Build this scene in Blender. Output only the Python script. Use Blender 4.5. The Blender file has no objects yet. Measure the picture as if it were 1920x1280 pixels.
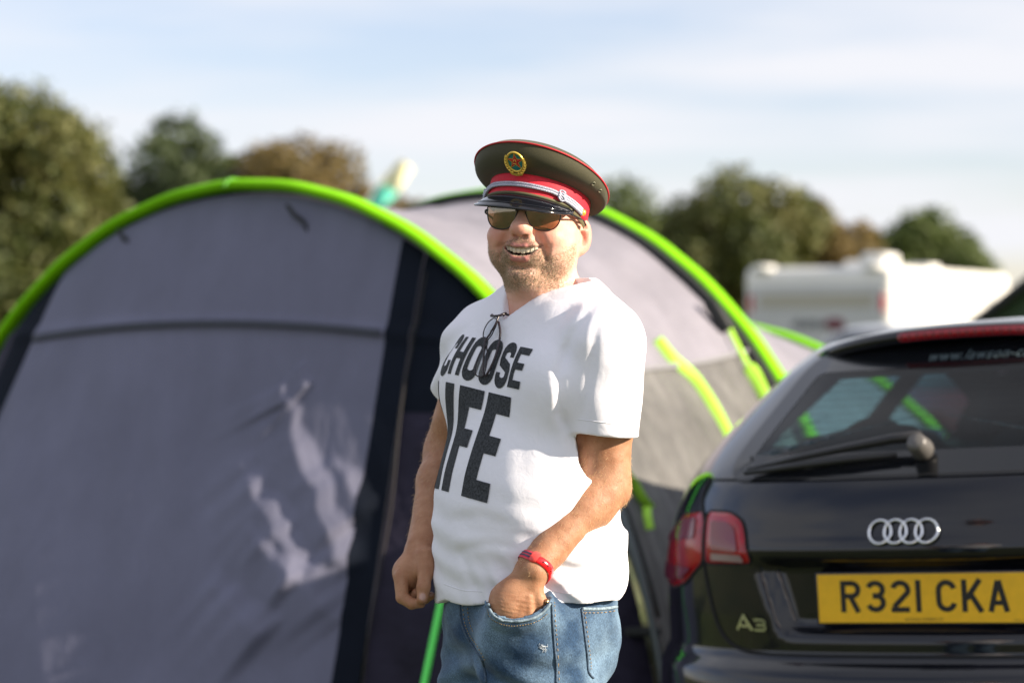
import bpy, bmesh, math, random
import numpy as np
from mathutils import Vector, Matrix, Quaternion
from mathutils.bvhtree import BVHTree

# ------------------------------------------------------------------ camera, sky, sun, exposure
S = bpy.context.scene
R = math.radians
FPX = 85.0 / 36.0 * 1920.0            # focal length in pixels of the 1920 wide photograph
CAMZ = 1.40
cam_data = bpy.data.cameras.new('camera')
cam_data.lens = 85.0; cam_data.sensor_width = 36.0; cam_data.clip_start = 0.1; cam_data.clip_end = 6000
cam_data.dof.use_dof = True; cam_data.dof.focus_distance = 4.17; cam_data.dof.aperture_fstop = 3.0
cam = bpy.data.objects.new('camera', cam_data); S.collection.objects.link(cam)
cam.location = (0, 0, CAMZ); cam.rotation_euler = (R(90), 0, 0)
S.camera = cam

SUN_EL, SUN_TOCAM = 22.0, 17.0         # sun stands to the right, a little on the camera's side
sd = Vector((math.cos(R(SUN_EL)) * math.cos(R(SUN_TOCAM)), -math.cos(R(SUN_EL)) * math.sin(R(SUN_TOCAM)), math.sin(R(SUN_EL))))
sl = bpy.data.lights.new('sun', 'SUN'); sl.energy = 5.0; sl.angle = R(0.55); sl.color = (1.0, 0.87, 0.70)
sun = bpy.data.objects.new('sun', sl); S.collection.objects.link(sun)
sun.rotation_euler = (-sd).to_track_quat('-Z', 'Y').to_euler()

W = bpy.data.worlds.new('World'); S.world = W; W.use_nodes = True
nt = W.node_tree; nt.nodes.clear()
def wn(t, **kw):
    n = nt.nodes.new(t)
    for k, v in kw.items(): setattr(n, k, v)
    return n
sky = wn('ShaderNodeTexSky', sky_type='NISHITA'); sky.sun_disc = False
sky.sun_elevation = R(SUN_EL); sky.sun_rotation = math.atan2(sd.x, sd.y)
sky.air_density = 1.0; sky.dust_density = 0.4; sky.ozone_density = 2.0
tc = wn('ShaderNodeTexCoord'); sep = wn('ShaderNodeSeparateXYZ'); nt.links.new(tc.outputs['Generated'], sep.inputs[0])
zc = wn('ShaderNodeMath', operation='MAXIMUM'); nt.links.new(sep.outputs[2], zc.inputs[0]); zc.inputs[1].default_value = 0.0
za = wn('ShaderNodeMath', operation='ADD'); nt.links.new(zc.outputs[0], za.inputs[0]); za.inputs[1].default_value = 0.09
dx = wn('ShaderNodeMath', operation='DIVIDE'); nt.links.new(sep.outputs[0], dx.inputs[0]); nt.links.new(za.outputs[0], dx.inputs[1])
dy = wn('ShaderNodeMath', operation='DIVIDE'); nt.links.new(sep.outputs[1], dy.inputs[0]); nt.links.new(za.outputs[0], dy.inputs[1])
cmb = wn('ShaderNodeCombineXYZ'); nt.links.new(dx.outputs[0], cmb.inputs[0]); nt.links.new(dy.outputs[0], cmb.inputs[1])
mp = wn('ShaderNodeMapping'); nt.links.new(cmb.outputs[0], mp.inputs[0]); mp.inputs['Scale'].default_value = (0.55, 0.80, 1); mp.inputs['Location'].default_value = (3.3, 1.7, 0)
no = wn('ShaderNodeTexNoise'); nt.links.new(mp.outputs[0], no.inputs['Vector'])
no.inputs['Scale'].default_value = 1.0; no.inputs['Detail'].default_value = 6; no.inputs['Roughness'].default_value = 0.52
cr = wn('ShaderNodeValToRGB'); nt.links.new(no.outputs['Fac'], cr.inputs[0])
cr.color_ramp.elements[0].position = 0.36; cr.color_ramp.elements[0].color = (0.24, 0.24, 0.24, 1)
cr.color_ramp.elements[1].position = 0.59; cr.color_ramp.elements[1].color = (0.95, 0.95, 0.95, 1)
mx = wn('ShaderNodeMix', data_type='RGBA'); nt.links.new(cr.outputs[0], mx.inputs[0])
tn_ = wn('ShaderNodeMix', data_type='RGBA', blend_type='MULTIPLY'); tn_.inputs[0].default_value = 1.0; nt.links.new(sky.outputs[0], tn_.inputs[6]); tn_.inputs[7].default_value = (1.0, 0.90, 0.98, 1)
nt.links.new(tn_.outputs[2], mx.inputs[6]); mx.inputs[7].default_value = (5.0, 5.03, 5.3, 1)
bg = wn('ShaderNodeBackground'); nt.links.new(mx.outputs[2], bg.inputs[0]); bg.inputs[1].default_value = 0.088
wo = wn('ShaderNodeOutputWorld'); nt.links.new(bg.outputs[0], wo.inputs[0])

S.render.engine = 'CYCLES'
S.cycles.use_denoising = True
S.cycles.max_bounces = 8; S.cycles.transparent_max_bounces = 12
S.cycles.sample_clamp_indirect = 8.0
S.view_settings.view_transform = 'Standard'; S.view_settings.look = 'None'
S.view_settings.exposure = 1.08; S.view_settings.gamma = 1.0; S.view_settings.use_curve_mapping = False

# ------------------------------------------------------------------ helpers
COL = S.collection
rng = np.random.default_rng(7)
random.seed(11)

def px(x, y, Y):
    """point at depth Y that the photograph shows at pixel x, y"""
    return Vector(((x - 960.0) / FPX * Y, Y, CAMZ - (y - 640.0) / FPX * Y))

def mesh_obj(name, verts, faces, mat=None, parent=None, smooth=True, mats=None, midx=None):
    me = bpy.data.meshes.new(name)
    if isinstance(verts, np.ndarray): verts = verts.tolist()
    if isinstance(faces, np.ndarray): faces = faces.tolist()
    me.from_pydata([tuple(v) for v in verts], [], faces)
    if smooth: me.polygons.foreach_set('use_smooth', [True] * len(me.polygons))
    for m in (mats or ([mat] if mat else [])): me.materials.append(m)
    if midx is not None: me.polygons.foreach_set('material_index', midx)
    me.update()
    o = bpy.data.objects.new(name, me); COL.objects.link(o)
    if parent: o.parent = parent
    return o

def empty(name, loc=(0, 0, 0), rot=(0, 0, 0)):
    o = bpy.data.objects.new(name, None); COL.objects.link(o)
    o.location = loc; o.rotation_euler = rot; o.empty_display_size = 0.1
    return o

def tag(o, label=None, cat=None, group=None, kind=None):
    if label: o['label'] = label
    if cat: o['category'] = cat
    if group: o['group'] = group
    if kind: o['kind'] = kind
    return o

def copy_tree(o, parent=None):
    c = o.copy(); COL.objects.link(c); c.parent = parent
    for ch in list(o.children): copy_tree(ch, c)
    return c

class MB:
    """collects shapes into one mesh"""
    def __init__(s): s.v = []; s.f = []
    def add(s, verts, faces, M=None):
        n = len(s.v)
        for p in verts:
            p = Vector(p)
            s.v.append(tuple(M @ p if M is not None else p))
        s.f += [tuple(i + n for i in f) for f in faces]
        return s
    def box(s, c, size, M=None, bev=0.0):
        bm = bmesh.new(); bmesh.ops.create_cube(bm, size=1)
        for v in bm.verts: v.co = Vector((v.co.x * size[0], v.co.y * size[1], v.co.z * size[2]))
        if bev: bmesh.ops.bevel(bm, geom=list(bm.edges), offset=bev, segments=2, affect='EDGES', profile=0.6)
        for v in bm.verts: v.co += Vector(c)
        bm.verts.index_update()
        s.add([v.co.copy() for v in bm.verts], [[q.index for q in f.verts] for f in bm.faces], M); bm.free(); return s
    def tube(s, pts, rad, seg=8, closed=False, flat=None, cap=True):
        """tube along points; rad number or list; flat=(width dir vector, w, t) makes a strap"""
        pts = [Vector(p) for p in pts]; n = len(pts)
        rad = [rad] * n if not hasattr(rad, '__len__') else list(rad)
        base = len(s.v); up = None
        for i, p in enumerate(pts):
            if closed: t = (pts[(i + 1) % n] - pts[i - 1]).normalized()
            else: t = (pts[min(i + 1, n - 1)] - pts[max(i - 1, 0)]).normalized()
            if up is None:
                up = t.orthogonal().normalized()
                if flat is not None: up = (Vector(flat) - t * t.dot(Vector(flat))).normalized()
            else:
                up = (up - t * up.dot(t)).normalized()
            sd_ = t.cross(up)
            for k in range(seg):
                a = 2 * math.pi * k / seg
                if flat is not None:
                    ca, sa = math.cos(a), math.sin(a)
                    r1 = rad[i]; r2 = min(rad[i] * 0.16, 0.0022) if rad[i] < .05 else rad[i] * .1
                    s.v.append(tuple(p + up * (r1 * (abs(ca) ** .5) * (1 if ca > 0 else -1)) + sd_ * (r2 * (abs(sa) ** .7) * (1 if sa > 0 else -1))))
                else:
                    s.v.append(tuple(p + (up * math.cos(a) + sd_ * math.sin(a)) * rad[i]))
        m = n if closed else n - 1
        for i in range(m):
            for k in range(seg):
                a0 = base + i * seg + k; a1 = base + i * seg + (k + 1) % seg
                j = ((i + 1) % n) * seg
                s.f.append((a0, a1, base + j + (k + 1) % seg, base + j + k))
        if cap and not closed:
            s.f.append(tuple(base + k for k in range(seg))[::-1]); s.f.append(tuple(base + (n - 1) * seg + k for k in range(seg)))
        return s
    def lathe(s, prof, seg=24, M=None):
        """prof list of (r, z)"""
        v = []; f = []
        for r, z in prof:
            for k in range(seg):
                a = 2 * math.pi * k / seg; v.append((r * math.cos(a), r * math.sin(a), z))
        for i in range(len(prof) - 1):
            for k in range(seg):
                f.append((i * seg + k, i * seg + (k + 1) % seg, (i + 1) * seg + (k + 1) % seg, (i + 1) * seg + k))
        f.append(tuple(range(seg))[::-1]); f.append(tuple((len(prof) - 1) * seg + k for k in range(seg)))
        return s.add(v, f, M)
    def grid(s, P):
        """P[i][j] array of points"""
        P = np.asarray(P); a, b = P.shape[:2]; n = len(s.v)
        s.v += [tuple(p) for p in P.reshape(-1, 3)]
        for i in range(a - 1):
            for j in range(b - 1):
                s.f.append((n + i * b + j, n + i * b + j + 1, n + (i + 1) * b + j + 1, n + (i + 1) * b + j))
        return s
    def prism(s, poly, t, M=None):
        """polygon in xy extruded by t along +z"""
        n = len(poly)
        v = [(x, y, 0) for x, y in poly] + [(x, y, t) for x, y in poly]
        f = [tuple(range(n))[::-1], tuple(range(n, 2 * n))] + [(i, (i + 1) % n, (i + 1) % n + n, i + n) for i in range(n)]
        return s.add(v, f, M)
    def build(s, name, mat, parent=None, smooth=True):
        return mesh_obj(name, s.v, s.f, mat, parent, smooth)

def smooth_angle(o, deg=35):
    me = o.data
    me.polygons.foreach_set('use_smooth', [True] * len(me.polygons))
    bm = bmesh.new(); bm.from_mesh(me)
    lim = R(deg)
    for e in bm.edges:
        if len(e.link_faces) == 2 and e.calc_face_angle(0) > lim: e.smooth = False
        elif len(e.link_faces) != 2: pass
    bm.to_mesh(me); bm.free(); me.update()
    return o

def catmull(pts, n=8, closed=False):
    pts = [Vector(p) for p in pts]; out = []; m = len(pts)
    for i in range(m if closed else m - 1):
        if closed: p0, p1, p2, p3 = pts[i - 1], pts[i], pts[(i + 1) % m], pts[(i + 2) % m]
        else: p0, p1, p2, p3 = pts[max(i - 1, 0)], pts[i], pts[i + 1], pts[min(i + 2, m - 1)]
        for k in range(n):
            t = k / n
            out.append(0.5 * ((2 * p1) + (p2 - p0) * t + (2 * p0 - 5 * p1 + 4 * p2 - p3) * t * t + (3 * p1 - p0 - 3 * p2 + p3) * t ** 3))
    if not closed: out.append(pts[-1])
    return out

# ---- value noise in numpy (used for folds and relief)
_perm = rng.random((32, 32, 32))
def vnoise(P):
    P = np.asarray(P, dtype=np.float64); i = np.floor(P).astype(int); f = P - i; f = f * f * (3 - 2 * f)
    def g(a, b, c): return _perm[(i[..., 0] + a) % 32, (i[..., 1] + b) % 32, (i[..., 2] + c) % 32]
    x0 = g(0, 0, 0) * (1 - f[..., 0]) + g(1, 0, 0) * f[..., 0]; x1 = g(0, 1, 0) * (1 - f[..., 0]) + g(1, 1, 0) * f[..., 0]
    x2 = g(0, 0, 1) * (1 - f[..., 0]) + g(1, 0, 1) * f[..., 0]; x3 = g(0, 1, 1) * (1 - f[..., 0]) + g(1, 1, 1) * f[..., 0]
    y0 = x0 * (1 - f[..., 1]) + x1 * f[..., 1]; y1 = x2 * (1 - f[..., 1]) + x3 * f[..., 1]
    return (y0 * (1 - f[..., 2]) + y1 * f[..., 2]) * 2 - 1

# ------------------------------------------------------------------ materials
def mat(name, col, rough=0.6, metal=0.0, spec=0.5, noise=None, bump=None, coat=0.0, sss=None, trans=0.0, sheen=0.0, emis=None, attr=None, alpha=None, ior=None):
    """noise=(scale, amount, detail) colour variation; bump=(scale, strength, distance)"""
    m = bpy.data.materials.new(name); m.use_nodes = True
    t = m.node_tree; b = t.nodes['Principled BSDF']
    b.inputs['Base Color'].default_value = (*col, 1); b.inputs['Roughness'].default_value = rough
    b.inputs['Metallic'].default_value = metal; b.inputs['Specular IOR Level'].default_value = spec
    b.inputs['Coat Weight'].default_value = coat; b.inputs['Coat Roughness'].default_value = 0.03
    b.inputs['Transmission Weight'].default_value = trans
    if ior: b.inputs['IOR'].default_value = ior
    if sheen: b.inputs['Sheen Weight'].default_value = sheen
    if sss: b.inputs['Subsurface Weight'].default_value = sss[0]; b.inputs['Subsurface Radius'].default_value = sss[1]; b.inputs['Subsurface Scale'].default_value = sss[2]
    if alpha is not None: b.inputs['Alpha'].default_value = alpha
    if emis: b.inputs['Emission Color'].default_value = (*emis[0], 1); b.inputs['Emission Strength'].default_value = emis[1]
    co = t.nodes.new('ShaderNodeTexCoord')
    if noise:
        n = t.nodes.new('ShaderNodeTexNoise'); n.inputs['Scale'].default_value = noise[0]; n.inputs['Detail'].default_value = noise[2] if len(noise) > 2 else 5
        t.links.new(co.outputs['Object'], n.inputs['Vector'])
        r = t.nodes.new('ShaderNodeMapRange'); t.links.new(n.outputs['Fac'], r.inputs[0])
        r.inputs[1].default_value = 0.3; r.inputs[2].default_value = 0.7
        r.inputs[3].default_value = 1 - noise[1]; r.inputs[4].default_value = 1 + noise[1]
        mu = t.nodes.new('ShaderNodeMix'); mu.data_type = 'RGBA'; mu.blend_type = 'MULTIPLY'; mu.inputs[0].default_value = 1
        mu.inputs[6].default_value = (*col, 1); t.links.new(r.outputs[0], mu.inputs[7])
        t.links.new(mu.outputs[2], b.inputs['Base Color'])
    if bump:
        n = t.nodes.new('ShaderNodeTexNoise'); n.inputs['Scale'].default_value = bump[0]; n.inputs['Detail'].default_value = 4
        t.links.new(co.outputs['Object'], n.inputs['Vector'])
        bp = t.nodes.new('ShaderNodeBump'); bp.inputs['Strength'].default_value = bump[1]; bp.inputs['Distance'].default_value = bump[2]
        t.links.new(n.outputs['Fac'], bp.inputs['Height']); t.links.new(bp.outputs[0], b.inputs['Normal'])
    return m

def glass_mat(name, tint, rough=0.0, refl=1.5, through=0.8):
    """thin pane: tinted see-through plus fresnel reflection"""
    m = bpy.data.materials.new(name); m.use_nodes = True; t = m.node_tree; t.nodes.clear()
    tr = t.nodes.new('ShaderNodeBsdfTransparent'); tr.inputs[0].default_value = (*[c * through for c in tint], 1)
    gl = t.nodes.new('ShaderNodeBsdfGlossy'); gl.inputs['Roughness'].default_value = rough; gl.inputs[0].default_value = (1, 1, 1, 1)
    f0 = ((refl - 1) / (refl + 1)) ** 2
    lw = t.nodes.new('ShaderNodeLayerWeight'); pw = t.nodes.new('ShaderNodeMath'); pw.operation = 'POWER'; pw.inputs[1].default_value = 5; t.links.new(lw.outputs['Facing'], pw.inputs[0])
    fr = t.nodes.new('ShaderNodeMath'); fr.operation = 'MULTIPLY_ADD'; t.links.new(pw.outputs[0], fr.inputs[0]); fr.inputs[1].default_value = 1 - f0; fr.inputs[2].default_value = f0
    lw.inputs['Blend'].default_value = .5
    mxs = t.nodes.new('ShaderNodeMixShader'); o = t.nodes.new('ShaderNodeOutputMaterial')
    t.links.new(fr.outputs[0], mxs.inputs[0]); t.links.new(tr.outputs[0], mxs.inputs[1]); t.links.new(gl.outputs[0], mxs.inputs[2]); t.links.new(mxs.outputs[0], o.inputs[0])
    return m

# ================================================================== ground
CAR_RC = Vector((0.934, 5.42, 0)); CAR_TH = R(30); CAR_ROLL = R(3.4)
CT = Vector((math.cos(CAR_TH), -math.sin(CAR_TH), 0)); CF = Vector((math.sin(CAR_TH), math.cos(CAR_TH), 0))
def ground_z(x, y):
    p = Vector((x, y, 0)) - CAR_RC
    u = max(-1.3, min(1.3, p.dot(CT))); v = p.dot(CF)
    w = math.exp(-((u - p.dot(CT)) / 1.2) ** 2) * math.exp(-(max(0, abs(v - 2) - 2.6) / 1.5) ** 2)
    return math.tan(CAR_ROLL) * u * w

def mat_grass():
    m = bpy.data.materials.new('grass_ground'); m.use_nodes = True; t = m.node_tree; b = t.nodes['Principled BSDF']
    co = t.nodes.new('ShaderNodeTexCoord')
    n1 = t.nodes.new('ShaderNodeTexNoise'); n1.inputs['Scale'].default_value = 0.6; n1.inputs['Detail'].default_value = 8
    n2 = t.nodes.new('ShaderNodeTexNoise'); n2.inputs['Scale'].default_value = 45; n2.inputs['Detail'].default_value = 4
    for n in (n1, n2): t.links.new(co.outputs['Object'], n.inputs['Vector'])
    c1 = t.nodes.new('ShaderNodeValToRGB'); t.links.new(n1.outputs['Fac'], c1.inputs[0])
    c1.color_ramp.elements[0].position = .35; c1.color_ramp.elements[0].color = (0.050, 0.075, 0.018, 1)
    c1.color_ramp.elements[1].position = .68; c1.color_ramp.elements[1].color = (0.125, 0.125, 0.045, 1)
    r = t.nodes.new('ShaderNodeMapRange'); t.links.new(n2.outputs['Fac'], r.inputs[0]); r.inputs[1].default_value = .3; r.inputs[2].default_value = .7; r.inputs[3].default_value = .5; r.inputs[4].default_value = 1.4
    mu = t.nodes.new('ShaderNodeMix'); mu.data_type = 'RGBA'; mu.blend_type = 'MULTIPLY'; mu.inputs[0].default_value = 1
    t.links.new(c1.outputs[0], mu.inputs[6]); t.links.new(r.outputs[0], mu.inputs[7]); t.links.new(mu.outputs[2], b.inputs['Base Color'])
    b.inputs['Roughness'].default_value = .9
    bp = t.nodes.new('ShaderNodeBump'); bp.inputs['Strength'].default_value = .8; bp.inputs['Distance'].default_value = .04
    t.links.new(n2.outputs['Fac'], bp.inputs['Height']); t.links.new(bp.outputs[0], b.inputs['Normal'])
    return m
M_GRASS = mat_grass()
xs = sorted(set(list(np.linspace(-3, 6, 46)) + [-1500, -400, -120, -40, -15, -7, 9, 15, 40, 120, 400, 1500]))
ys = sorted(set(list(np.linspace(0, 16, 60)) + [-1500, -400, -100, -30, -10, -3, 22, 40, 90, 200, 600, 2500]))
gm = MB(); gm.grid([[(x, y, ground_z(x, y)) for x in xs] for y in ys][::-1])
ground = gm.build('ground', M_GRASS); tag(ground, kind='structure')

# grass blades near the man, the car and the tent: nobody could count them
gv = []; gf = []
for _ in range(26000):
    x = random.uniform(-3.5, 4.5); y = random.uniform(2.2, 13)
    h = random.uniform(.035, .085); a = random.uniform(0, 6.28); lx, ly = random.gauss(0, .02), random.gauss(0, .02)
    dx_, dy_ = math.cos(a) * .004, math.sin(a) * .004; z = ground_z(x, y); n = len(gv)
    gv += [(x - dx_, y - dy_, z - .005), (x + dx_, y + dy_, z - .005), (x + lx * .4 + dx_ * .7, y + ly * .4 + dy_ * .7, z + h * .6), (x + lx * .4 - dx_ * .7, y + ly * .4 - dy_ * .7, z + h * .6), (x + lx, y + ly, z + h)]
    gf += [(n, n + 1, n + 2, n + 3), (n + 3, n + 2, n + 4)]
M_BLADE = mat('grass_blade', (0.075, 0.12, 0.025), .6, noise=(3, .5))
tag(mesh_obj('grass', gv, gf, M_BLADE), 'short green grass of the camping field', 'grass', kind='stuff')

# ================================================================== trees
def leaf_mat(name, c1, c2):
    m = bpy.data.materials.new(name); m.use_nodes = True; t = m.node_tree; b = t.nodes['Principled BSDF']
    at = t.nodes.new('ShaderNodeAttribute'); at.attribute_name = 'tint'
    mx_ = t.nodes.new('ShaderNodeMix'); mx_.data_type = 'RGBA'; t.links.new(at.outputs['Fac'], mx_.inputs[0])
    mx_.inputs[6].default_value = (*c1, 1); mx_.inputs[7].default_value = (*c2, 1)
    t.links.new(mx_.outputs[2], b.inputs['Base Color']); b.inputs['Roughness'].default_value = .6
    tl = t.nodes.new('ShaderNodeBsdfTranslucent'); t.links.new(mx_.outputs[2], tl.inputs[0])
    ms = t.nodes.new('ShaderNodeMixShader'); ms.inputs[0].default_value = .25
    t.links.new(b.outputs[0], ms.inputs[1]); t.links.new(tl.outputs[0], ms.inputs[2]); t.links.new(ms.outputs[0], t.nodes['Material Output'].inputs[0])
    return m
M_BARK = mat('bark', (0.07, 0.052, 0.038), .9, noise=(8, .4), bump=(20, .6, .03))
LEAF = {'olive': leaf_mat('leaf_olive', (0.060, 0.082, 0.018), (0.145, 0.142, 0.036)),
        'brown': leaf_mat('leaf_brown', (0.095, 0.075, 0.020), (0.225, 0.155, 0.046)),
        'green': leaf_mat('leaf_green', (0.050, 0.080, 0.016), (0.115, 0.150, 0.034)),
        'dark': leaf_mat('leaf_dark', (0.036, 0.060, 0.020), (0.085, 0.110, 0.036))}

def tree(pxc, pytop, Y, halfw, kind, label, seed, low=0.12, leaf=0.20, n=13000, spiky=0.0):
    """pxc, pytop: where the crown's middle and top show; halfw in metres"""
    rg = np.random.default_rng(seed)
    base = Vector(((pxc - 960) / FPX * Y, Y, 0)); H = CAMZ + (640 - pytop) / FPX * Y
    t = empty('tree', base)
    tr = MB(); th = H * .5
    tr.tube([(0, 0, -.1), (.05, 0, th * .3), (.1, .05, th * .7), (.05, 0, th), (0, 0, H * .8)], [H * .038, H * .03, H * .024, H * .018, H * .006], 10)
    lobes = []
    zc = H * (low + 1) / 2; hh = H * (1 - low) / 2
    for i in range(22):
        a = rg.uniform(0, 6.28); e = rg.uniform(-.75, .95)
        rr = math.sqrt(max(0, 1 - e * e)) ** .7 * rg.uniform(.50, .80)
        c = np.array([math.cos(a) * rr * halfw, math.sin(a) * rr * halfw, zc + e * hh * .72])
        lobes.append((c, halfw * rg.uniform(.24, .42)))
        tr.tube([(0.05, 0, min(th * .9, c[2] * .6)), tuple(c * .55 + np.array([0, 0, c[2] * .2])), tuple(c)], [H * .012, H * .008, H * .003], 6)
    lobes.append((np.array([0, 0, H - halfw * .36]), halfw * .38))
    lobes.append((np.array([0, 0, zc]), halfw * .62))
    tr.build('trunk', M_BARK, t)
    w = np.array([r ** 2 for c, r in lobes]); w /= w.sum()
    idx = rg.choice(len(lobes), n, p=w)
    C = np.array([c for c, r in lobes])[idx]; RR = np.array([r for c, r in lobes])[idx]
    d = rg.normal(size=(n, 3)); d /= np.linalg.norm(d, axis=1)[:, None]
    rad = RR * rg.uniform(.25, 1.0, n) ** .45 * (1 + .22 * vnoise(d * 2.5 + C * .7))
    if spiky: rad *= 1 + spiky * rg.random(n) ** 6
    P = C + d * rad[:, None]; P[:, 2] = np.maximum(P[:, 2], .2)
    s = leaf * rg.uniform(.55, 1.25, n)
    nrm = d * .7 + rg.normal(size=(n, 3)) * .6; nrm /= np.linalg.norm(nrm, axis=1)[:, None]
    ax = np.cross(nrm, rg.normal(size=(n, 3))); ax /= np.linalg.norm(ax, axis=1)[:, None]; ay = np.cross(nrm, ax)
    V = np.stack([P - ax * s[:, None] * .5, P - ay * s[:, None] * .38 + nrm * s[:, None] * .1, P + ax * s[:, None] * .6, P + ay * s[:, None] * .38 + nrm * s[:, None] * .1], 1).reshape(-1, 3)
    F = np.arange(n * 4).reshape(-1, 4)
    o = mesh_obj('crown', V, F, LEAF[kind], t, smooth=False)
    tint = np.clip(.5 + .55 * vnoise(P * .8) + rg.normal(size=n) * .22, 0, 1)
    at = o.data.attributes.new('tint', 'FLOAT', 'FACE'); at.data.foreach_set('value', tint.astype(np.float32))
    tag(t, label, 'tree', 'trees along the far edge of the field')
    return t
tree(40, 150, 52, 2.75, 'olive', 'tall olive brown tree at the left edge behind the tent', 1, low=.05, n=15200)
tree(-190, 120, 56, 3.2, 'olive', 'broad olive tree outside the left edge, beside the tall one', 2, low=.05, n=13300)
tree(330, 212, 66, 2.2, 'dark', 'dark green tree with a ragged top above the green tent arch', 3, low=.1, spiky=.25)
tree(425, 290, 72, 2.2, 'green', 'low green tree between the dark tree and the russet tree', 4)
tree(565, 250, 66, 2.6, 'brown', 'russet brown rounded tree behind the top of the tent arch', 5, low=.1, n=12350)
tree(735, 366, 74, 1.9, 'brown', 'small russet tree showing just right of the teal flag', 6)
tree(1010, 395, 78, 1.9, 'green', 'low green tree hidden behind the man and his cap', 7)
tree(1180, 338, 74, 3.0, 'green', 'fresh green tree just right of the peaked cap', 8, n=11400)
tree(1378, 312, 66, 2.7, 'olive', 'big rounded olive tree above the left end of the caravan', 9, low=.03, n=14250)
tree(1520, 368, 68, 2.1, 'brown', 'golden brown tree above the middle of the caravan', 10, low=.05, n=11400)
tree(1725, 392, 72, 2.7, 'green', 'dark green rounded tree behind the bright caravan side', 11, low=.05, n=12350)
tree(1270, 385, 80, 2.6, 'green', 'green tree filling the gap right of the fresh green one', 13, low=.02, n=13300)
tree(1450, 400, 80, 2.6, 'olive', 'low olive tree between the big rounded tree and the golden one', 14, low=.02, n=13300)
tree(1620, 430, 84, 2.4, 'dark', 'low dark tree above the corner of the caravan', 15, low=.02, n=11400)
tree(215, 330, 74, 2.2, 'olive', 'low olive tree between the tall left tree and the dark one', 16, low=.02, n=11400)
tree(480, 315, 78, 2.2, 'green', 'low green tree just left of the russet tree', 17, low=.02, n=11400)
tree(2080, 380, 76, 2.6, 'olive', 'olive tree outside the right edge behind the green tent', 12, low=.05)

# far-off wood that closes the field: one mass
rg_ = np.random.default_rng(21); n_ = 16000
xw = rg_.uniform(-75, 75, n_); hw_ = 4.2 + 1.6 * vnoise(np.stack([xw * .12, xw * 0, xw * 0], 1)) + .6 * vnoise(np.stack([xw * .5, xw * 0, xw * 0 + 3], 1))
Pw = np.stack([xw, 135 + rg_.normal(size=n_) * 2.0, hw_ * rg_.random(n_) ** .6], 1); s_w = rg_.uniform(.35, .9, n_)[:, None]
aw = rg_.normal(size=(n_, 3)); aw /= np.linalg.norm(aw, axis=1)[:, None]; bw = np.cross(aw, rg_.normal(size=(n_, 3))); bw /= np.linalg.norm(bw, axis=1)[:, None]
wood = mesh_obj('wood', np.stack([Pw - aw * s_w, Pw - bw * s_w * .7, Pw + aw * s_w, Pw + bw * s_w * .7], 1).reshape(-1, 3), np.arange(n_ * 4).reshape(-1, 4), LEAF['green'], smooth=False)
at_ = wood.data.attributes.new('tint', 'FLOAT', 'FACE'); at_.data.foreach_set('value', rg_.random(n_).astype(np.float32))
tag(wood, 'far dark green wood along the end of the field', 'wood', kind='stuff')

# ================================================================== caravan
CA = R(30); cE = Vector((5.62, 36.0, 0))
caravan = empty('caravan', cE, (0, 0, -CA))          # local x to the right, y into depth; corner edge at origin, side along +y
M_CARW = mat('caravan_white', (0.78, 0.77, 0.73), .35, coat=.3, noise=(2, .05))
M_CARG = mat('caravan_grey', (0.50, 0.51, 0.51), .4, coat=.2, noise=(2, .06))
M_DARKGL = mat('dark_glass', (0.02, 0.022, 0.025), .05, spec=.6)
M_BEIGE = mat('caravan_beige', (0.42, 0.40, 0.33), .4)
M_REDL = mat('red_lens', (0.45, 0.015, 0.02), .15, coat=.6)
M_TYRE = mat('tyre', (0.015, 0.015, 0.015), .8)
M_INK = mat('dark_ink', (0.05, 0.055, 0.07), .5); M_INKR = mat('red_ink', (0.16, 0.05, 0.06), .5)
Wc, Lc, z0, z1 = 2.34, 5.6, .42, 2.53
prof = [(0, z0), (0, 2.40), (.04, 2.48), (.12, z1), (Lc - .25, z1), (Lc - .06, 2.42), (Lc, 2.2), (Lc, .9), (Lc - .1, z0)]
bm = bmesh.new()
L = [bm.verts.new((0, y, z)) for y, z in prof]; Rr = [bm.verts.new((-Wc, y, z)) for y, z in prof]
bm.faces.new(L); bm.faces.new(Rr[::-1])
for i in range(len(prof)): bm.faces.new((L[i], Rr[i], Rr[(i + 1) % len(prof)], L[(i + 1) % len(prof)]))
bmesh.ops.recalc_face_normals(bm, faces=bm.faces)
bmesh.ops.bevel(bm, geom=list(bm.edges), offset=.025, segments=2, affect='EDGES')
bm.verts.index_update()
mesh_obj('body', [v.co.copy() for v in bm.verts], [[v.index for v in f.verts] for f in bm.faces], M_CARW, caravan, smooth=False); bm.free()
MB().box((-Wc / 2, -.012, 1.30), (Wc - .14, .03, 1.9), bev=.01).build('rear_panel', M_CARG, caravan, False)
MB().box((-Wc / 2, -.03, 2.02), (Wc - .5, .03, .20), bev=.01).build('rear_stripe', M_BEIGE, caravan, False)
for k, xx in enumerate((-.10, -Wc + .10)):
    MB().box((xx, -.02, 1.98), (.07, .06, .26), bev=.02).build('tail_light', M_REDL, caravan, False)
    MB().lathe([(0.0, 0), (.17, 0), (.20, .05), (.17, .10), (0, .12)], 20, Matrix.Translation((xx - .16 * (1 if k == 0 else -1), .12, 2.46))).build('roof_lamp', M_CARW, caravan)
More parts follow.
